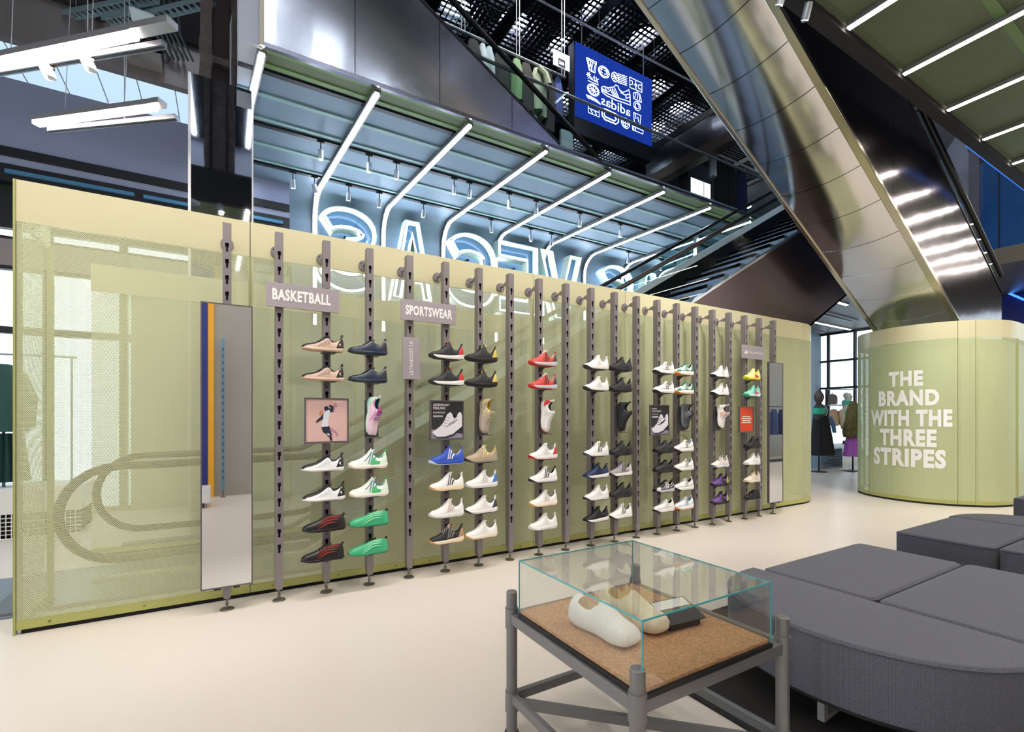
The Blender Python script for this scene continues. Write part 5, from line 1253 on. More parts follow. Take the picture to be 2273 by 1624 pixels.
obj('ring_frame', MB().box(bm.x-.07, bm.x+.07, YK-.14, YK-.13, zr+.06, zr+.07).box(bm.x-.07, bm.x+.07, YK-.14, YK-.13, zr+.16, zr+.17).box(bm.x-.07, bm.x-.06, YK-.14, YK-.13, zr+.07, zr+.16).box(bm.x+.06, bm.x+.07, YK-.14, YK-.13, zr+.07, zr+.16), darkg, bb)
for k, px in enumerate((1030, 1110, 1190, 1245)):  # spotlights added out of view to brighten the dark upper clothes
    x = atY(px, 100, YK).x; spot((x, 6.1, Z2-.02), (.15, .38), 'added spotlight out of view, brightening the upper clothes rail, %s from the left' % words[k], 'added spotlights of the upper rail', .06, None, .2, .05, 260)
# display wall panels behind the clothes
for k, (xa, xb, ya, yb, c) in enumerate(((1128, 1196, 175, 300, '#5f6d76'), (1246, 1272, 285, 330, '#7a8b90'))):
    YQ = 7.6; a = atY(xa, ya, YQ); b = atY(xb, yb, YQ)
    t = tag(obj('partition_panel', MB().box(a.x, b.x, YQ, YQ+.06, ZC+.3, a.z), mat('partition_%d' % k, c, .4, .3, var=.1)), ('pale grey partition panel behind the upper clothes rail', 'narrow pale partition panel under the blue screen')[k], 'panel')
# right part of the upper floor: dark clothes, lit panel, ceiling lamps
YV = 9.0
zz2 = atY(1600, 345, YV).z
ra = atY(1560, 345, YV).x; rb2 = atY(1700, 345, YV).x
rk2 = thing('clothes_rail', 'clothes rail with dark garments behind the steel soffit', 'clothes rail', (ra, YV, zz2)); obj('rail_tube', MB().tube([(ra, YV, zz2), (rb2, YV, zz2)], .02, 8), greyp, rk2, smooth=True)
for x in (ra+.2, rb2-.2): obj('hanging_rod', MB().cyl((x, YV, zz2), (x, YV, Z2), .008, 6), greyp, rk2)
for k, (px, c, lb) in enumerate(((1583, '#c9ccd2', 'white garment at the left end of the far dark rail'), (1600, '#131317', 'first black garment on the far rail'), (1622, '#15151a', 'second black garment on the far rail'), (1645, '#1c2a55', 'dark blue garment on the far rail'))):
    garment(atY(px, 400, YV).x, YV, zz2-.02, .5 if k else .2, 1.5 if k else .7, c, lb, 'garments on the far rail', 40+k)
YU = 10.5
a = atY(1534, 393, YU); b = atY(1577, 452, YU)
lt = thing('light_box', 'glowing white panel on the upper floor above the slab edge', 'light', (a.x, YU, b.z)); 
obj('frame', MB().box(a.x-.03, b.x+.03, YU+.01, 10.9, b.z-.03, a.z+.03), darkg, lt); xm_ = a.x+(b.x-a.x)*.66
le = emis('panel_white', '#f4f6fa', 1.6); obj('diffuser', MB().box(a.x, xm_-.02, YU, YU+.01, b.z, a.z), le, lt); obj('diffuser', MB().box(xm_+.02, b.x, YU, YU+.01, b.z, a.z), le, lt)
gm2 = mat('column_dull', '#5a626c', .3, .5)
a = atY(1528, 352, 10.9); b = atY(1576, 352, 10.9); tag(obj('upper_column', MB().box(a.x, b.x, 10.9, 11.3, ZC+.3, Z2), gm2), 'grey column on the upper floor behind the glowing panel', 'column')
tl_ = emis('upper_tube', '#eaf2ff', 8)
for k, (pa, pb, wh) in enumerate((((1592, 442), (1612, 432), 'near the dark garments'), ((1655, 412), (1690, 395), 'above the escalator'), ((1640, 470), (1665, 458), 'low above the escalator'), ((1610, 380), (1625, 374), 'in front of the dark garments'))):
    p = atY(*pa, 12.0); q = atY(*pb, 12.0); t = thing('ceiling_tube', 'short bright tube light on the upper floor, '+wh, 'light', tuple(p), 'tube lights of the upper floor'); obj('diffuser', MB().bar(p, q, .1, .08), tl_, t); obj('bracket', MB().cyl((p+q)/2, Vector(((p+q)/2).to_tuple()[:2]+(Z2,)), .01, 5), greyp, t)
# ---------------------------------------------------------------- far right beyond the big escalator: upper landing with blue-lit glass
XQ = 14.0
lz = atX(2205, 590, XQ).z
ld = struct('floor_landing', MB().box(XQ, 18.3, EY2+.3, 8.2, lz, lz+.35), mat('landing_soffit', '#8d8270', .3, .7))
blue_gl = mat('blue_glow_glass', '#2a4a74', .12, .3, emit=.10, ecol='#2f6fc4', var=.6, vscale=1.6)  # blue light on the glass is put into the material as faint emission
gp_ = thing('blue_glass_screen', 'blue-lit glass partition on the far upper landing', 'glass partition', (XQ+.3, 4.2, lz+.35))
ya, yb = atX(2172, 450, XQ+.3).y, atX(2273, 450, XQ+.3).y
ym = atX(2216, 450, XQ+.3).y; zt2 = atX(2200, 355, XQ+.3).z
for y0, y1 in ((ym, ya), (max(yb-1.0, EY2+.35), ym-.03)): obj('pane', MB().box(XQ+.3, XQ+.33, y0, y1, lz+.35, zt2), blue_gl, gp_)
obj('mullion', MB().box(XQ+.27, XQ+.36, ym-.03, ym, lz+.35, zt2), black, gp_)
cy0, cy1 = atX(2174, 400, XQ+.2).y, atX(2150, 400, XQ+.2).y
tag(obj('landing_column', MB().box(XQ+.2, XQ+.5, cy0, cy1, lz+.35, atX(2160, 335, XQ+.2).z), mat('landing_col', '#6f6a76', .4, .3)), 'grey-violet column left of the blue-lit glass', 'column')
cy0, cy1 = atX(2150, 400, XQ+.6).y, atX(2085, 400, XQ+.6).y
tag(obj('pale_hood', MB().prism_x([(cy0, lz+.35), (cy1, lz+.35), (cy1, atX(2085, 330, XQ+.6).z-.3), (cy1-.4, atX(2085, 302, XQ+.6).z), (cy0, atX(2150, 340, XQ+.6).z)], XQ+.6, XQ+.9), mat('hood_grey', '#a9adbb', .35, .4)), 'pale rounded hood of the next escalator behind the glass', 'hood')
bluel = emis('blue_edge_light', '#3f7ff0', 2.5)
tag(obj('blue_edge_strip', MB().box(9.0, 18.2, EY2+.13, EY2+.145, ZC-.07, ZC-.05), emis('blue_edge_dim', '#3f7ff0', 1.0)), 'thin blue light strip along the black ceiling edge', 'light')
struct('wall_far_blue', MB().box(17.6, 17.8, EY2, 4.8, 1.2, lz-.02), mat('deep_blue_wall', '#1d2a7a', .4, .2))
for k, (pa, pb) in enumerate((((2195, 600), (2273, 585)), ((2215, 640), (2273, 665)), ((2225, 618), (2273, 612)))):
    a = atX(*pa, 17.5); b = atX(*pb, 17.5); tag(obj('blue_light_line', MB().bar(a, b, .05, .05), bluel), ('topmost', 'lowest', 'middle')[k]+' of the blue light lines under the far landing', 'light', 'blue light lines')
# ---------------------------------------------------------------- low dark ceiling and lights seen between the two pods
dz = 4.34
dc = struct('ceiling_right', MB().box(12.2, XR, 5.3, 9.2, dz, dz+.1), mat('dark_plum_ceiling', '#4a434c', .5))
tk = mat('track_pale', '#8f8b98', .4, .4)
for pa, pb in (((1833, 692), (1905, 711)), ((1806, 733), (1830, 738))):
    a = atZ(*pa, dz-.03); b = atZ(*pb, dz-.03); obj('light_track', MB().bar(a, b, .03, .04).bar(a+Vector((0, .18, 0)), b+Vector((0, .18, 0)), .03, .04), tk, dc)
for pa, pb, lb in (((1810, 714), (1887, 730), 'long light line on the dark ceiling between the pods'), ((1860, 669), (1880, 675), 'short light line high between the brown cladding and the soffit')):
    a = atZ(*pa, dz-.02); b = atZ(*pb, dz-.02); led_line([tuple(a), tuple(b)], .07, lb, 'light lines between the pods')
# ---------------------------------------------------------------- glass display case
ZK = .55                                                    # top of the cork
fm_ = mat('frame_gunmetal', '#828183', .38, .45)
kL, kF, kR = atZ(1158, 1353, ZK), atZ(1417, 1528, ZK), atZ(1713, 1420, ZK)
xk0 = (kL.x+kF.x)/2; yk0 = (kF.y+kR.y)/2; xk1 = kR.x; yk1 = kL.y
case = thing('display_case', 'glass-topped display case on a gunmetal tube frame with cork shelf', 'display case', ((xk0+xk1)/2, (yk0+yk1)/2, 0))
cork = mat('cork', '#c4946a', .85, 0, var=.75, vscale=130., bump=.25, bscale=220.)
obj('cork_board', MB().box(xk0, xk1, yk0, yk1, ZK-.014, ZK), cork, case, bevel=.002)
obj('black_tray', MB().box(xk0-.008, xk1+.008, yk0-.008, yk1+.008, ZK-.03, ZK-.0145), black, case)
lr = .0235
ztop = ZK+.06
_l, _f, _r = atZ(1136, 1311, ztop), atZ(1415, 1482, ztop), atZ(1737, 1367, ztop); print('LEGS', _l, _f, _r, xk0, xk1, yk0, yk1)
legs = {'L': (_l.x, _l.y), 'F': (_f.x, _f.y), 'R': (_r.x, _r.y), 'B': (_r.x-.01, _l.y)}
for n_, (x, y) in legs.items():
    lg = obj('leg', MB().tube([(x, y, 0), (x, y, ztop-.003), (x, y, ztop)], [lr, lr, lr-.003], 24), fm_, case, smooth=True)
    for z0, z1 in ((ZK-.095, ZK-.01), (.10, .185)): obj('collar', MB().tube([(x, y, z0), (x, y, z1)], .028, 24), fm_, lg, smooth=True)
    obj('foot', MB().cyl((x, y, 0), (x, y, .012), .03, 20), black, lg)
for (a, b) in (('L', 'F'), ('F', 'R'), ('R', 'B'), ('B', 'L')):
    pa, pb = legs[a], legs[b]; obj('upper_rail', MB().bar((pa[0], pa[1], ZK-.052), (pb[0], pb[1], ZK-.052), .03, .042), fm_, case, bevel=.002)
    obj('lower_rail', MB().bar((pa[0], pa[1], .16), (pb[0], pb[1], .16), .025, .038), fm_, case, bevel=.002)
pa, pb = legs['L'], legs['R']; obj('cross_brace', MB().bar((pa[0], pa[1], .135), (pb[0], pb[1], .135), .025, .04), fm_, case, bevel=.002)
gz1 = ZK-.02+atZ(1152, 1244, ZK).z*0
d_ = ray(1152, 1244); gz1 = H+d_.z*((yk1)/d_.y)
gx0, gx1, gy0, gy1 = xk0-.004, xk1+.004, yk0-.004, yk1+.004
cg = thin_glass('case_glass', (.965, .985, .98), 1.9)
th = .006
for nm, bx in (('glass_pane', (gx0, gx1, gy0, gy0+th, ZK-.012, gz1-th)), ('glass_pane', (gx0, gx1, gy1-th, gy1, ZK-.012, gz1-th)), ('glass_pane', (gx0, gx0+th, gy0+th, gy1-th, ZK-.012, gz1-th)), ('glass_pane', (gx1-th, gx1, gy0+th, gy1-th, ZK-.012, gz1-th)), ('top_pane', (gx0, gx1, gy0, gy1, gz1-th, gz1))):
    obj(nm, MB().box(*bx), cg, case)
ge = mat('glass_edge_teal', '#4fb0ba', .15, 0, coat=.5)
e = .0026
eb = [((gx0, gy0), (gx1, gy0)), ((gx1, gy0), (gx1, gy1)), ((gx1, gy1), (gx0, gy1)), ((gx0, gy1), (gx0, gy0))]
for (p, q) in eb: obj('glass_edge', MB().bar((*p, gz1-e), (*q, gz1-e), e, e*2), ge, case)
for p in ((gx0, gy0), (gx1, gy0), (gx1, gy1), (gx0, gy1)): obj('glass_edge', MB().box(p[0]-e*.8, p[0]+e*.8, p[1]-e*.8, p[1]+e*.8, ZK-.012, gz1), ge, case)
for (p, q) in eb[:2]+eb[3:]: obj('glass_edge', MB().bar((*p, ZK-.02), (*q, ZK-.02), e, e*1.6), ge, case)
# ---------------------------------------------------------------- printed slip-on shoes in the case
PX = [0, .05, .14, .26, .38, .48, .60, .74, .88, .96, 1.0]
PT = [.070, .108, .116, .098, .100, .128, .112, .086, .074, .058, .035]
PWd = [.026, .040, .047, .046, .044, .046, .052, .058, .055, .044, .018]
PB = [.022, .008, .002, 0, 0, 0, 0, 0, .004, .012, .024]
def printed_shoe(heel, toe, label, col, side):
    heel, toe = Vector(heel), Vector(toe); d = (heel-toe); L = d.length; ang = math.atan2(d.y, d.x)
    t = thing('printed_shoe', label, 'shoe', ((heel.x+toe.x)/2, (heel.y+toe.y)/2, ZK), 'printed shoes in the glass case', world=False); t.rotation_euler = (0, 0, ang)
    n = 36; NSE = 150; S = [i/NSE for i in range(NSE+1)]; G = []
    def ringp(s, k, inner=0.):
        w = cr(PX, PWd, s); zt = cr(PX, PT, s); zb_ = cr(PX, PB, s); a = 2*math.pi*k/n; c, sn = math.cos(a), math.sin(a)
        rib = 1+.032*math.sin(2*math.pi*(s*24+.55*(sn)))*(1 if (s > .62 or sn < -.1) else .15)
        y = math.copysign(abs(c)**.75, c)*w*rib*(1-.30*max(0, sn)**2*min(1, (zt-zb_)/.12)); z = zb_+(zt-zb_)*(.42+(.58*abs(sn)**.9 if sn > 0 else -.42*abs(sn)**.6))
        return Vector((L*(.5-s), y, z+0*rib))
    G = [[ringp(s, k) for k in range(n)] for s in S]
    mb = MB(); mb.v = [tuple(p) for r_ in G for p in r_]; kk = range(n)
    op = lambda i, k: .17 <= S[i] < .50 and n//4-4 <= k < n//4+4
    for i in range(NSE):
        for k in kk:
            if not op(i, k): mb.f.append((i*n+k, i*n+(k+1) % n, (i+1)*n+(k+1) % n, (i+1)*n+k))
    mb.f += [tuple(range(n)), tuple(range(NSE*n, (NSE+1)*n))]
    obj('body', mb, col, t, smooth=True)
    I = [i for i in range(NSE+1) if .17 <= S[i] <= .515]; GG = []
    for q, i in enumerate(I):
        row = []
        for k in range(n//4-4, n//4+5):
            p = G[i][k].copy()
            if 0 < q < len(I)-1 and n//4-4 < k < n//4+4: p.z = .018
            row.append(p)
        GG.append(row)
    mb = MB(); mb.grid(GG); obj('lining', mb, mat('printed_lining', '#f0d9a8', .7), t, smooth=True)
    return t
pw = mat('printed_white', '#f6f1ea', .5, 0, var=.03, vscale=12); pw.node_tree.nodes['Principled BSDF'].inputs['Subsurface Weight'].default_value = .0; pw.node_tree.nodes['Principled BSDF'].inputs['Subsurface Radius'].default_value = (.02, .015, .01)
pc = mat('printed_cream', '#efdfc2', .5, 0, var=.1, vscale=9)
h1 = atZ(1276, 1380, ZK); t1 = atZ(1408, 1440, ZK); dd = (t1-h1).normalized(); t1 = h1+dd*.30
printed_shoe(h1-dd*.01, t1-dd*.01, 'white ribbed slip-on shoe, nearer one in the glass case', pw, 0)
t2 = atZ(1478, 1412, ZK); h2 = t2-dd*.30+Vector((.0, .0, 0)); 
printed_shoe(h2, t2, 'cream ribbed slip-on shoe, the one behind in the glass case', pc, 1)
# small sign holder
hp = atZ(1520, 1392, ZK); card = thing('card_holder', 'small black wedge holding a white card, beside the printed shoes', 'card holder', (hp.x, hp.y, ZK), world=False)
ux = Vector((.97, -.24, 0)).normalized(); card.rotation_euler = (0, 0, math.atan2(ux.y, ux.x)+.15)
obj('wedge', MB().prism_x([(-.005, 0), (.085, 0), (.085, .055), (.0, .022), (-.005, .02)], -.075, .075), mat('holder_black', '#3a3335', .45), card)
tp = MB().prism_x([(-.018, .026), (.10, .068), (.099, .073), (-.020, .031)], -.09, .09); obj('top_plate', tp, mat('holder_black', '#3a3335', .45), card)
obj('card', MB().prism_x([(-.012, .0305), (.094, .0715), (.0938, .0725), (-.0122, .0315)], -.082, .082), white_print, card)
ln = MB()
for x0, x1, f in ((-.05, -.02, .3), (-.015, .03, .3)): ln.prism_x([(.02+.0, .0443), (.03, .048), (.0298, .0485), (.0198, .0448)], x0, x1)
obj('printed_line', ln, mat('print_black', '#26242a', .6), card)
# ---------------------------------------------------------------- sofas and carpet
fab = fabric('charcoal_weave', '#676873', '#3c3d46', 240.); fab2 = fabric('charcoal_weave_dark', '#5c5d69', '#34353e', 240.)
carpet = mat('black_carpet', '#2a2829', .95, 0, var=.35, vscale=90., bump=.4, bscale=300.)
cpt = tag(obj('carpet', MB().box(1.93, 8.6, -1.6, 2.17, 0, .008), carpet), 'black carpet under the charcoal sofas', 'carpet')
ZS = .45; ZS0 = .172
leg_m = mat('sled_white', '#dcdad6', .4, .2)
def rounded_poly(pts, r, n=5):
    out = []; m = len(pts)
    for i in range(m):
        p0, p1, p2 = Vector(pts[i-1]), Vector(pts[i]), Vector(pts[(i+1) % m]); a = (p0-p1).normalized(); b = (p2-p1).normalized()
        A, B = p1+a*r, p1+b*r
        for k in range(n+1):
            t_ = k/n; q = A*(1-t_)**2+p1*2*t_*(1-t_)+B*t_**2; out.append((q.x, q.y))
    return out
def sofa(name, pts, label, m, r=.05, legs_at=(), z1=ZS):
    cx_ = sum(p[0] for p in pts)/len(pts); cy_ = sum(p[1] for p in pts)/len(pts)
    t = thing(name, label, 'sofa', (cx_, cy_, 0), 'charcoal sofa modules'); P = rounded_poly(pts, r) if r else pts
    cush = MB(); rows = []
    def ins(d): return [tuple(v) for v in inset(P, d)]
    for d, z in ((.0, ZS0+.01), (.0, z1-.022), (.003, z1-.011), (.008, z1-.004), (.016, z1-.001), (.024, z1)):
        rows.append([(x, y, z) for x, y in (ins(d) if d else P)])
    cush.grid(rows, True); n = len(P); cush.f += [tuple(range(n)), tuple(range(5*n, 6*n))]
    o = obj('cushion', cush, m, t, smooth=True)
    I = ins(.006); obj('piping', MB().tube([(x, y, z1-.012) for x, y in ins(.001)], .0045, 5, closed=True), m, t)
    obj('base', MB().prism_z(ins(.03), ZS0-.02, ZS0+.012), black, t)
    for (lx, ly, dx, dy) in legs_at:
        lg = MB(); lg.bar((lx, ly, ZS0-.02), (lx, ly, .008), .03, .03).bar((lx, ly, .02), (lx+dx, ly+dy, .02), .03, .022).bar((lx+dx, ly+dy, .008), (lx+dx, ly+dy, ZS0-.02), .03, .03).bar((lx, ly, ZS0-.028), (lx+dx, ly+dy, ZS0-.028), .03, .018)
        obj('sled_leg', lg, leg_m, t)
    return t
# half-round front module (chord at X=2.75)
def half_round(xc, y0, y1, depth, sgn, n=30):
    cy = (y0+y1)/2; ry = (y1-y0)/2; pts = []
    for i in range(n+1):
        a = math.pi*i/n; pts.append((xc+sgn*depth*max(0, math.sin(a))**.80, cy+ry*math.cos(a)))
    return pts
C_ = half_round(2.745, .50, 1.76, .63, -1)
lp = floor_at(1818, 1606)
sofa('half_round_sofa', C_, 'half-round charcoal sofa end nearest the glass case', fab, 0, [(lp.x+.03, lp.y, .32, .02), (2.55, 1.45, .12, -.1)])
sq_l = lambda x0, x1, y0, y1: [(x0, y0), (x1, y0), (x1, y1), (x0, y1)]
sofa('square_sofa', sq_l(2.76, 3.93, 1.135, 1.71), 'square charcoal sofa seat on the wall side of the near group', fab, .05, [(2.9, 1.25, .0, .35), (3.75, 1.25, 0, .35)])
sofa('square_sofa', sq_l(2.765, 3.95, .54, 1.12), 'square charcoal sofa seat on the right side of the near group', fab, .05, [(2.9, .65, .0, .35), (3.75, .65, 0, .35)])
sofa('square_sofa', sq_l(4.56, 5.70, 1.155, 1.73), 'square charcoal sofa seat on the wall side of the far group', fab2, .05, [(4.7, 1.3, 0, .3), (5.5, 1.3, 0, .3)])
sofa('square_sofa', sq_l(4.57, 5.70, .55, 1.135), 'square charcoal sofa seat at the right edge of the picture, far group', fab2, .05, [(4.7, .7, 0, .3), (5.5, .7, 0, .3)])
sofa('half_round_sofa', half_round(5.72, .52, 1.75, .63, 1), 'half-round charcoal sofa end of the far group', fab2, 0, [(5.85, 1.4, 0, -.4)])
gpt = atZ(2253, 1105, ZS+.02)
sofa('square_sofa', sq_l(gpt.x, gpt.x+1.0, gpt.y-.9, gpt.y+.02), 'charcoal block seat cut by the right edge, farthest of the sofas', fab2, .04, [(gpt.x+.1, gpt.y-.6, .6, 0)], ZS+.02)
# ---------------------------------------------------------------- behind the camera: slotted post and bench shown by the mirror
bp_m = mat('post_blue_grey', '#6d93ad', .4, .3)
t = thing('wall_post', 'blue-grey slotted post on the wall behind, seen in the large mirror', 'post', (-.06, -1.8, 0))
ps = MB(); ps.box(-.085, -.035, -1.84, -1.80, .12, 2.7); obj('rail', ps, bp_m, t)
for k in range(20): obj('slot', MB().box(-.068, -.052, -1.80, -1.797, .3+k*.115, .36+k*.115), black, t)
obj('foot', MB().lathe([(0, 0), (.045, 0), (.04, .008), (.008, .012), (.008, .12)], (-.06, -1.82, 0), 16), black, t)
t = thing('white_bench', 'white plinth behind the camera, seen in the large mirror', 'plinth', (-.7, -.9, 0))
obj('body', MB().box(-1.4, -.22, -1.15, -.75, .08, .3), mat('plinth_white', '#e9e6e1', .4), t, bevel=.005); obj('recessed_base', MB().box(-1.35, -.3, -1.1, -.8, 0, .08), black, t)
rk3 = thing('clothes_rail', 'floor-standing rail with blue shirts behind the camera, seen in the narrow mirror', 'clothes rail', (15.3, -1.0, 0))
obj('rail_tube', MB().tube([(14.0, -1.0, 0), (14.0, -1.0, 1.7), (16.6, -1.0, 1.7), (16.6, -1.0, 0)], .02, 8), black, rk3, smooth=True)
obj('base_bar', MB().box(14.0, 16.6, -1.2, -.8, 0, .03), black, rk3)
for k, c in enumerate(('#3c4a78', '#46547f', '#2c355a', '#1b1c24', '#d9dade', '#3c4a78')):
    garment(14.3+.42*k, -1.0, 1.68, .36, .85, c, ('first', 'second', 'third', 'fourth', 'fifth', 'sixth')[k]+' garment on the rail behind the camera, seen in the narrow mirror', 'garments behind the camera', 80+k)
# ---------------------------------------------------------------- left edge: plinth, basket and green outfit by the window
wpl = mat('plinth_white', '#e9e6e1', .4)
fp_ = floor_at(20, 1196)
bx0, bx1, by0 = fp_.x-1.2, floor_at(34, 1190).x+.6, fp_.y
t = thing('white_plinth', 'white plinth with a wire grille front at the left edge', 'plinth', (bx0, by0, 0))
ztp = atY(15, 1085, by0).z; zg = atY(15, 1142, by0).z
obj('body', MB().box(bx0, bx1, by0, by0+.7, zg, ztp), wpl, t); obj('dark_void', MB().box(bx0+.02, bx1-.02, by0+.03, by0+.68, .02, zg), blackgap, t)
for i in range(int((bx1-bx0)/.045)): obj('grille_bar', MB().box(bx0+i*.045, bx0+i*.045+.008, by0, by0+.01, 0, zg), wpl, t)
for i in range(6): obj('grille_bar', MB().box(bx0, bx1, by0-.006, by0+.004, i*zg/6, i*zg/6+.008), wpl, t)
grc = mat('cloth_dark_green', '#1f4a44', .6); grc2 = mat('cloth_deep_green', '#173a38', .6)
mx = atY(8, 900, by0+.3).x; my = by0+.3
zA = atY(8, 812, my).z; zBm = atY(8, 958, my).z; zC2 = atY(8, 1068, my).z
t = thing('green_outfit', 'dark green top and pleated skirt on a stand at the left edge', 'outfit', (mx, my, ztp))
def lofted(mb, secs, n=24, pleat=0.):
    if len(secs) > 2:
        ks = list(range(len(secs))); secs = [tuple(cr(ks, [q[c_] for q in secs], i/4) for c_ in range(5)) for i in range(4*(len(secs)-1)+1)]
    G = [[(mx_+rx*math.cos(2*math.pi*k/n)*(1+pleat*math.sin(k*math.pi)), my_+ry*math.sin(2*math.pi*k/n)+pleat*math.sin(k*3.1), z) for k in range(n)] for mx_, my_, rx, ry, z in secs]
    mb.grid(G, True); mb.f += [tuple(range(n)), tuple(range((len(secs)-1)*n, len(secs)*n))]; return mb
obj('top', lofted(MB(), [(mx, my, .06, .05, zA+.02), (mx, my, .16, .09, zA-.05), (mx, my, .22, .12, zA-.25), (mx, my, .23, .13, (zA+zBm)/2), (mx, my, .22, .13, zBm)]), grc, t, smooth=True)
obj('sleeve', MB().tube([(mx+.15, my-.03, zA-.1), (mx+.24, my-.06, (zA+zBm)/2), (mx+.24, my-.09, zBm+.05)], [.06, .07, .05], 10), grc, t, smooth=True)
obj('pleated_skirt', lofted(MB(), [(mx, my, .17, .11, zBm-.02), (mx, my, .2, .13, (zBm+zC2)/2), (mx, my, .23, .16, zC2)], 40, .02), grc2, t)
obj('stand', MB().cyl((mx, my, ztp), (mx, my, zA), .015, 8), greyp, t)
rz = atY(15, 786, by0+.5).z
t = thing('window_rail', 'thin pale rail in front of the left window', 'rail', (mx-1, by0+.5, ztp)); obj('rail_tube', MB().tube([(mx-2, by0+.5, rz), (mx+.6, by0+.5, rz)], .012, 8), greyp, t, smooth=True)
for x in (mx-1.8, mx+.55): obj('upright', MB().cyl((x, by0+.5, ztp), (x, by0+.5, rz), .012, 8), greyp, t)
ma = floor_at(-60, 1300)
tag(obj('floor_mat', MB().box(-3.6, -1.25, 4.5, 5.6, 0, .012), mat('mat_blue_grey', '#7d8894', .8, var=.15, vscale=60)), 'blue-grey ribbed entrance mat at the foot of the escalator', 'mat')
# ---------------------------------------------------------------- merchandise between the pods
def mq(label, parts, base, group=None, name='mannequin', cat='mannequin'):
    t = thing(name, label, cat, base, group)
    for nm, secs, m_, pl in parts: obj(nm, lofted(MB(), secs, 28, pl), m_, t, smooth=True)
    return t
skn = mat('mannequin_dark', '#4a3c40', .4); blk = mat('cloth_black2', '#1c1b20', .8); tealc = mat('cloth_teal', '#38c0a4', .6); denim = mat('cloth_patterned_blue', '#5d7fa6', .8, var=.6, vscale=30)
s1 = 12.0
def at_s(x, y, s): d = ray(x, y); return Vector((d.x*s, d.y*s, H+d.z*s))
fl_ = lambda x, s: at_s(x, 927+H*F/s, s)
b = fl_(1818, s1); zz_ = lambda y, s=s1: H+(HY-y)/F*s
m1 = mq('dark mannequin in black skirt with a blue patterned scarf between the pods', [
    ('head', [(b.x, b.y, .03, .03, zz_(865)), (b.x, b.y, .09, .1, zz_(876)), (b.x, b.y, .1, .11, zz_(884)), (b.x, b.y, .05, .05, zz_(896))], skn, 0),
    ('torso', [(b.x, b.y, .06, .06, zz_(895)), (b.x+.05, b.y, .22, .12, zz_(905)), (b.x+.05, b.y, .23, .13, zz_(915)), (b.x+.02, b.y, .17, .11, zz_(932))], skn, 0),
    ('waistband', [(b.x+.02, b.y, .20, .13, zz_(905)), (b.x+.02, b.y, .21, .13, zz_(914)), (b.x+.02, b.y, .19, .12, zz_(920))], tealc, 0),
    ('skirt', [(b.x+.05, b.y, .19, .13, zz_(922)), (b.x+.1, b.y, .28, .18, zz_(960)), (b.x+.15, b.y, .36, .22, zz_(1010))], blk, .025),
    ('scarf', [(b.x+.2, b.y-.15, .05, .04, zz_(924)), (b.x+.24, b.y-.2, .07, .04, zz_(940)), (b.x+.28, b.y-.22, .05, .03, zz_(960))], denim, .01)], tuple(b))
obj('stand', MB().cyl((b.x, b.y, 0), (b.x, b.y, zz_(900)), .02, 8).lathe([(0, 0), (.18, 0), (.18, .012), (0, .02)], (b.x, b.y, 0), 16), black, m1)
# wire basket table
s2 = 13.3; b = fl_(1830, s2)
t = thing('wire_basket_table', 'pale blue-grey table with wire basket sides between the pods', 'table', tuple(b)); zt4 = H+(HY-992)/F*s2; w4 = .42
tb_m = mat('basket_blue', '#8fa3b4', .4, .3)
obj('side_panel', MB().box(b.x-.1+w4, b.x-.08+w4, b.y-.3, b.y+.3, 0, zt4), tb_m, t); obj('top', MB().box(b.x-w4-.4, b.x-.08+w4, b.y-.3, b.y+.3, zt4-.03, zt4), tb_m, t); obj('side_panel', MB().box(b.x-w4-.4, b.x-w4-.38, b.y-.3, b.y+.3, 0, zt4), tb_m, t)
for i in range(12): obj('wire', MB().box(b.x-w4-.35+i*.095, b.x-w4-.342+i*.095, b.y-.3, b.y-.292, .02, zt4*.6), black, t)
for i in range(5): obj('wire', MB().box(b.x-w4-.38, b.x-.1+w4, b.y-.304, b.y-.296, .02+i*zt4*.145, .028+i*zt4*.145), black, t)
# display shelf with bust, jacket, swimwear, shoes
s3 = 14.5
b = fl_(1865, s3); zz3 = lambda y: H+(HY-y)/F*s3
t = thing('shelf_unit', 'low pale plinth with a slotted upright by the far window', 'shelf', tuple(b))
obj('plinth', MB().box(b.x-.75, b.x+.9, b.y-.2, b.y+.3, 0, zz3(985)), wpl, t)
u0 = at_s(1834, 900, s3); obj('upright', MB().box(u0.x-.02, u0.x+.02, u0.y-.02, u0.y+.02, 0, zz3(864)), black, t)
u1 = at_s(1897, 900, s3); obj('shelf_bar', MB().bar((u0.x, u0.y, zz3(899)), (u1.x, u1.y, zz3(899)), .2, .03), mat('shelf_mauve', '#b39a9c', .5), t); obj('hang_bar', MB().bar((u0.x, u0.y, zz3(864)), (u1.x, u1.y, zz3(864)), .03, .03), greyp, t)
c = at_s(1847, 890, s3); hd = mat('bust_taupe', '#6f6460', .6)
cp_ = thing('knitted_cap', 'taupe knitted cap on the mauve shelf', 'cap', (c.x, c.y, zz3(897))); obj('cap', lofted(MB(), [(c.x, c.y, .13, .13, zz3(897)), (c.x, c.y, .14, .14, zz3(885)), (c.x, c.y, .11, .11, zz3(877)), (c.x, c.y, .03, .03, zz3(874))]), hd, cp_, smooth=True); obj('tassel', MB().cyl((c.x, c.y, zz3(876)), (c.x+.01, c.y, zz3(870)), .008, 6), hd, cp_)
c = at_s(1846, 930, s3); tan = mat('cloth_tan', '#c2a581', .8, var=.1, vscale=5)
jk = thing('tan_jacket', 'tan zipped jacket hanging below the mauve shelf', 'jacket', (c.x, c.y-.06, zz3(946))); obj('body', lofted(MB(), [(c.x, c.y-.06, .09, .05, zz3(908)), (c.x, c.y-.06, .2, .08, zz3(914)), (c.x, c.y-.06, .21, .1, zz3(930)), (c.x, c.y-.06, .19, .1, zz3(945))]), tan, jk, smooth=True)
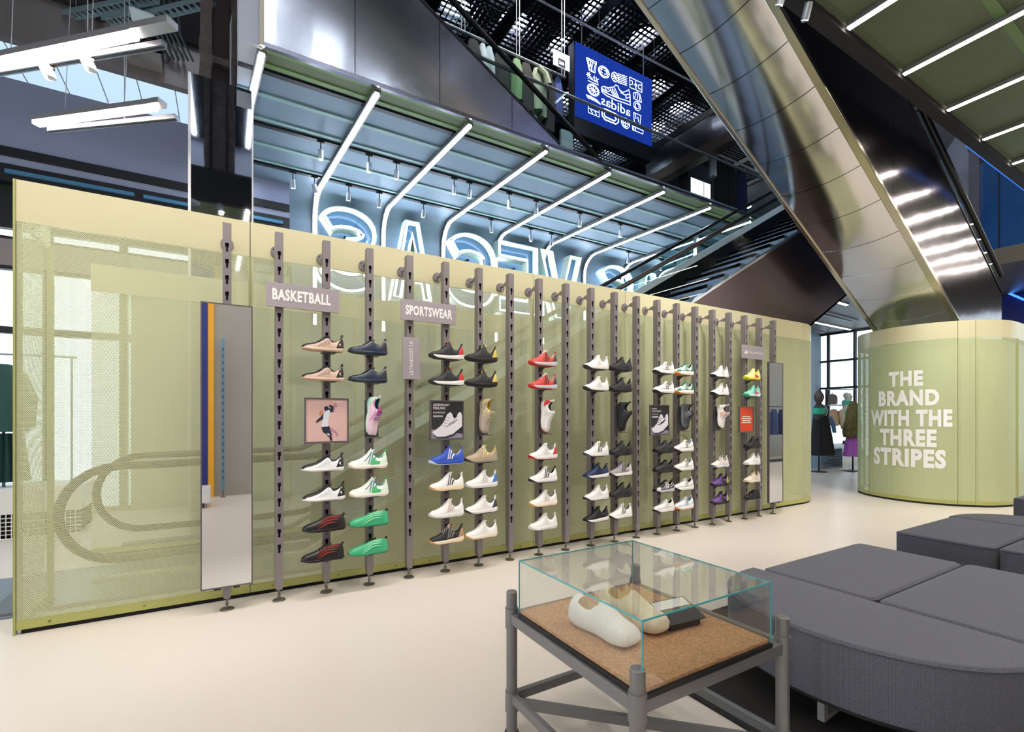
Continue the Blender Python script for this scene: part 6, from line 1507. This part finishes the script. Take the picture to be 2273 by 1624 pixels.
for sx in (-1, 1): obj('sleeve', MB().tube([(c.x+sx*.17, c.y-.08, zz3(913)), (c.x+sx*.25, c.y-.12, zz3(928)), (c.x+sx*.2, c.y-.14, zz3(942))], [.06, .07, .05], 8), tan, jk, smooth=True)
obj('hanger', MB().cyl((c.x, c.y-.06, zz3(908)), (c.x, c.y-.02, zz3(899)), .006, 5), greyp, jk)
c = at_s(1866, 930, s3); cam_ = mat('cloth_camel', '#d3c1a6', .8, var=.3, vscale=10)
kn = thing('camel_knit', 'pale camel garment hanging right of the tan jacket', 'garment', (c.x, c.y-.05, zz3(952))); obj('body', lofted(MB(), [(c.x, c.y-.05, .06, .04, zz3(908)), (c.x, c.y-.05, .16, .08, zz3(916)), (c.x+.04, c.y-.05, .15, .08, zz3(935)), (c.x+.08, c.y-.05, .1, .06, zz3(952))]), cam_, kn, smooth=True); obj('hanger', MB().cyl((c.x, c.y-.05, zz3(908)), (c.x, c.y-.02, zz3(899)), .006, 5), greyp, kn)
c = at_s(1880, 900, s3); pale = mat('mannequin_pale', '#d8d2cc', .4)
m2 = mq('pale torso mannequin in turquoise swimwear by the far window', [
    ('head', [(c.x-.03, c.y, .03, .03, zz3(871)), (c.x-.03, c.y, .09, .09, zz3(876)), (c.x-.02, c.y, .07, .07, zz3(882)), (c.x, c.y, .05, .05, zz3(886))], pale, 0),
    ('torso', [(c.x, c.y, .06, .05, zz3(885)), (c.x, c.y, .18, .1, zz3(890)), (c.x, c.y, .17, .1, zz3(898)), (c.x-.02, c.y, .13, .09, zz3(908)), (c.x-.02, c.y, .17, .11, zz3(922)), (c.x-.02, c.y, .1, .08, zz3(934))], pale, 0),
    ('bikini_top', [(c.x, c.y, .182, .11, zz3(889)), (c.x, c.y, .185, .12, zz3(894)), (c.x, c.y, .172, .105, zz3(899))], tealc, 0),
    ('bikini_bottom', [(c.x-.02, c.y, .16, .105, zz3(911)), (c.x-.02, c.y, .178, .118, zz3(921)), (c.x-.02, c.y, .11, .088, zz3(934))], tealc, 0)], (c.x, c.y, zz3(934)))
obj('arm', MB().tube([(c.x+.15, c.y, zz3(889)), (c.x+.22, c.y-.02, zz3(880)), (c.x+.1, c.y-.02, zz3(873))], [.045, .04, .03], 8), pale, m2, smooth=True); obj('stand', MB().cyl((c.x, c.y, zz3(985)), (c.x, c.y, zz3(930)), .015, 6), greyp, m2)
for k, px in enumerate((1862, 1868, 1874)):
    c = at_s(px, 985, s3); mo = thing('small_shoe', 'tiny dark shoe on the low plinth by the window, %s of three' % ('left', 'middle', 'right')[k], 'shoe', (c.x, c.y-.18, zz3(985)), 'dark shoes on the low plinth')
    obj('upper', lofted(MB(), [(c.x, c.y-.16, .035, .05, zz3(985)), (c.x, c.y-.16, .035, .06, zz3(982)), (c.x, c.y-.15, .03, .04, zz3(979)), (c.x, c.y-.13, .025, .02, zz3(977))]), blk, mo, smooth=True); obj('sole', MB().box(c.x-.036, c.x+.036, c.y-.225, c.y-.1, zz3(985), zz3(985)+.01), mat('sole_gold', '#b08a3a', .5), mo)
s4 = 12.2; c = at_s(1893, 950, s4); zz4 = lambda y: H+(HY-y)/F*s4
flo = mat('cloth_tropical', '#6c6238', .8, var=.9, vscale=14); vio = mat('cloth_violet', '#c36ad6', .6)
fo = fl_(1893, s4)
m3 = mq('tropical print top over a violet skirt on a stand, left of the round pod', [
    ('top', [(c.x, c.y, .05, .05, zz4(890)), (c.x+.03, c.y, .16, .12, zz4(905)), (c.x, c.y, .22, .15, zz4(930)), (c.x-.05, c.y, .27, .18, zz4(955)), (c.x-.03, c.y, .24, .17, zz4(970))], flo, .015),
    ('skirt', [(c.x+.02, c.y, .16, .13, zz4(965)), (c.x, c.y, .2, .16, zz4(985)), (c.x, c.y, .27, .2, zz4(1012))], vio, .02)], tuple(fo))
obj('stand', MB().cyl((c.x, c.y, 0), (c.x, c.y, zz4(965)), .02, 8).box(c.x-.25, c.x+.25, c.y-.15, c.y+.15, 0, .02), black, m3)
# ---------------------------------------------------------------- tidy
for o in bpy.data.objects:
    if '_w' in o.keys(): del o['_w']
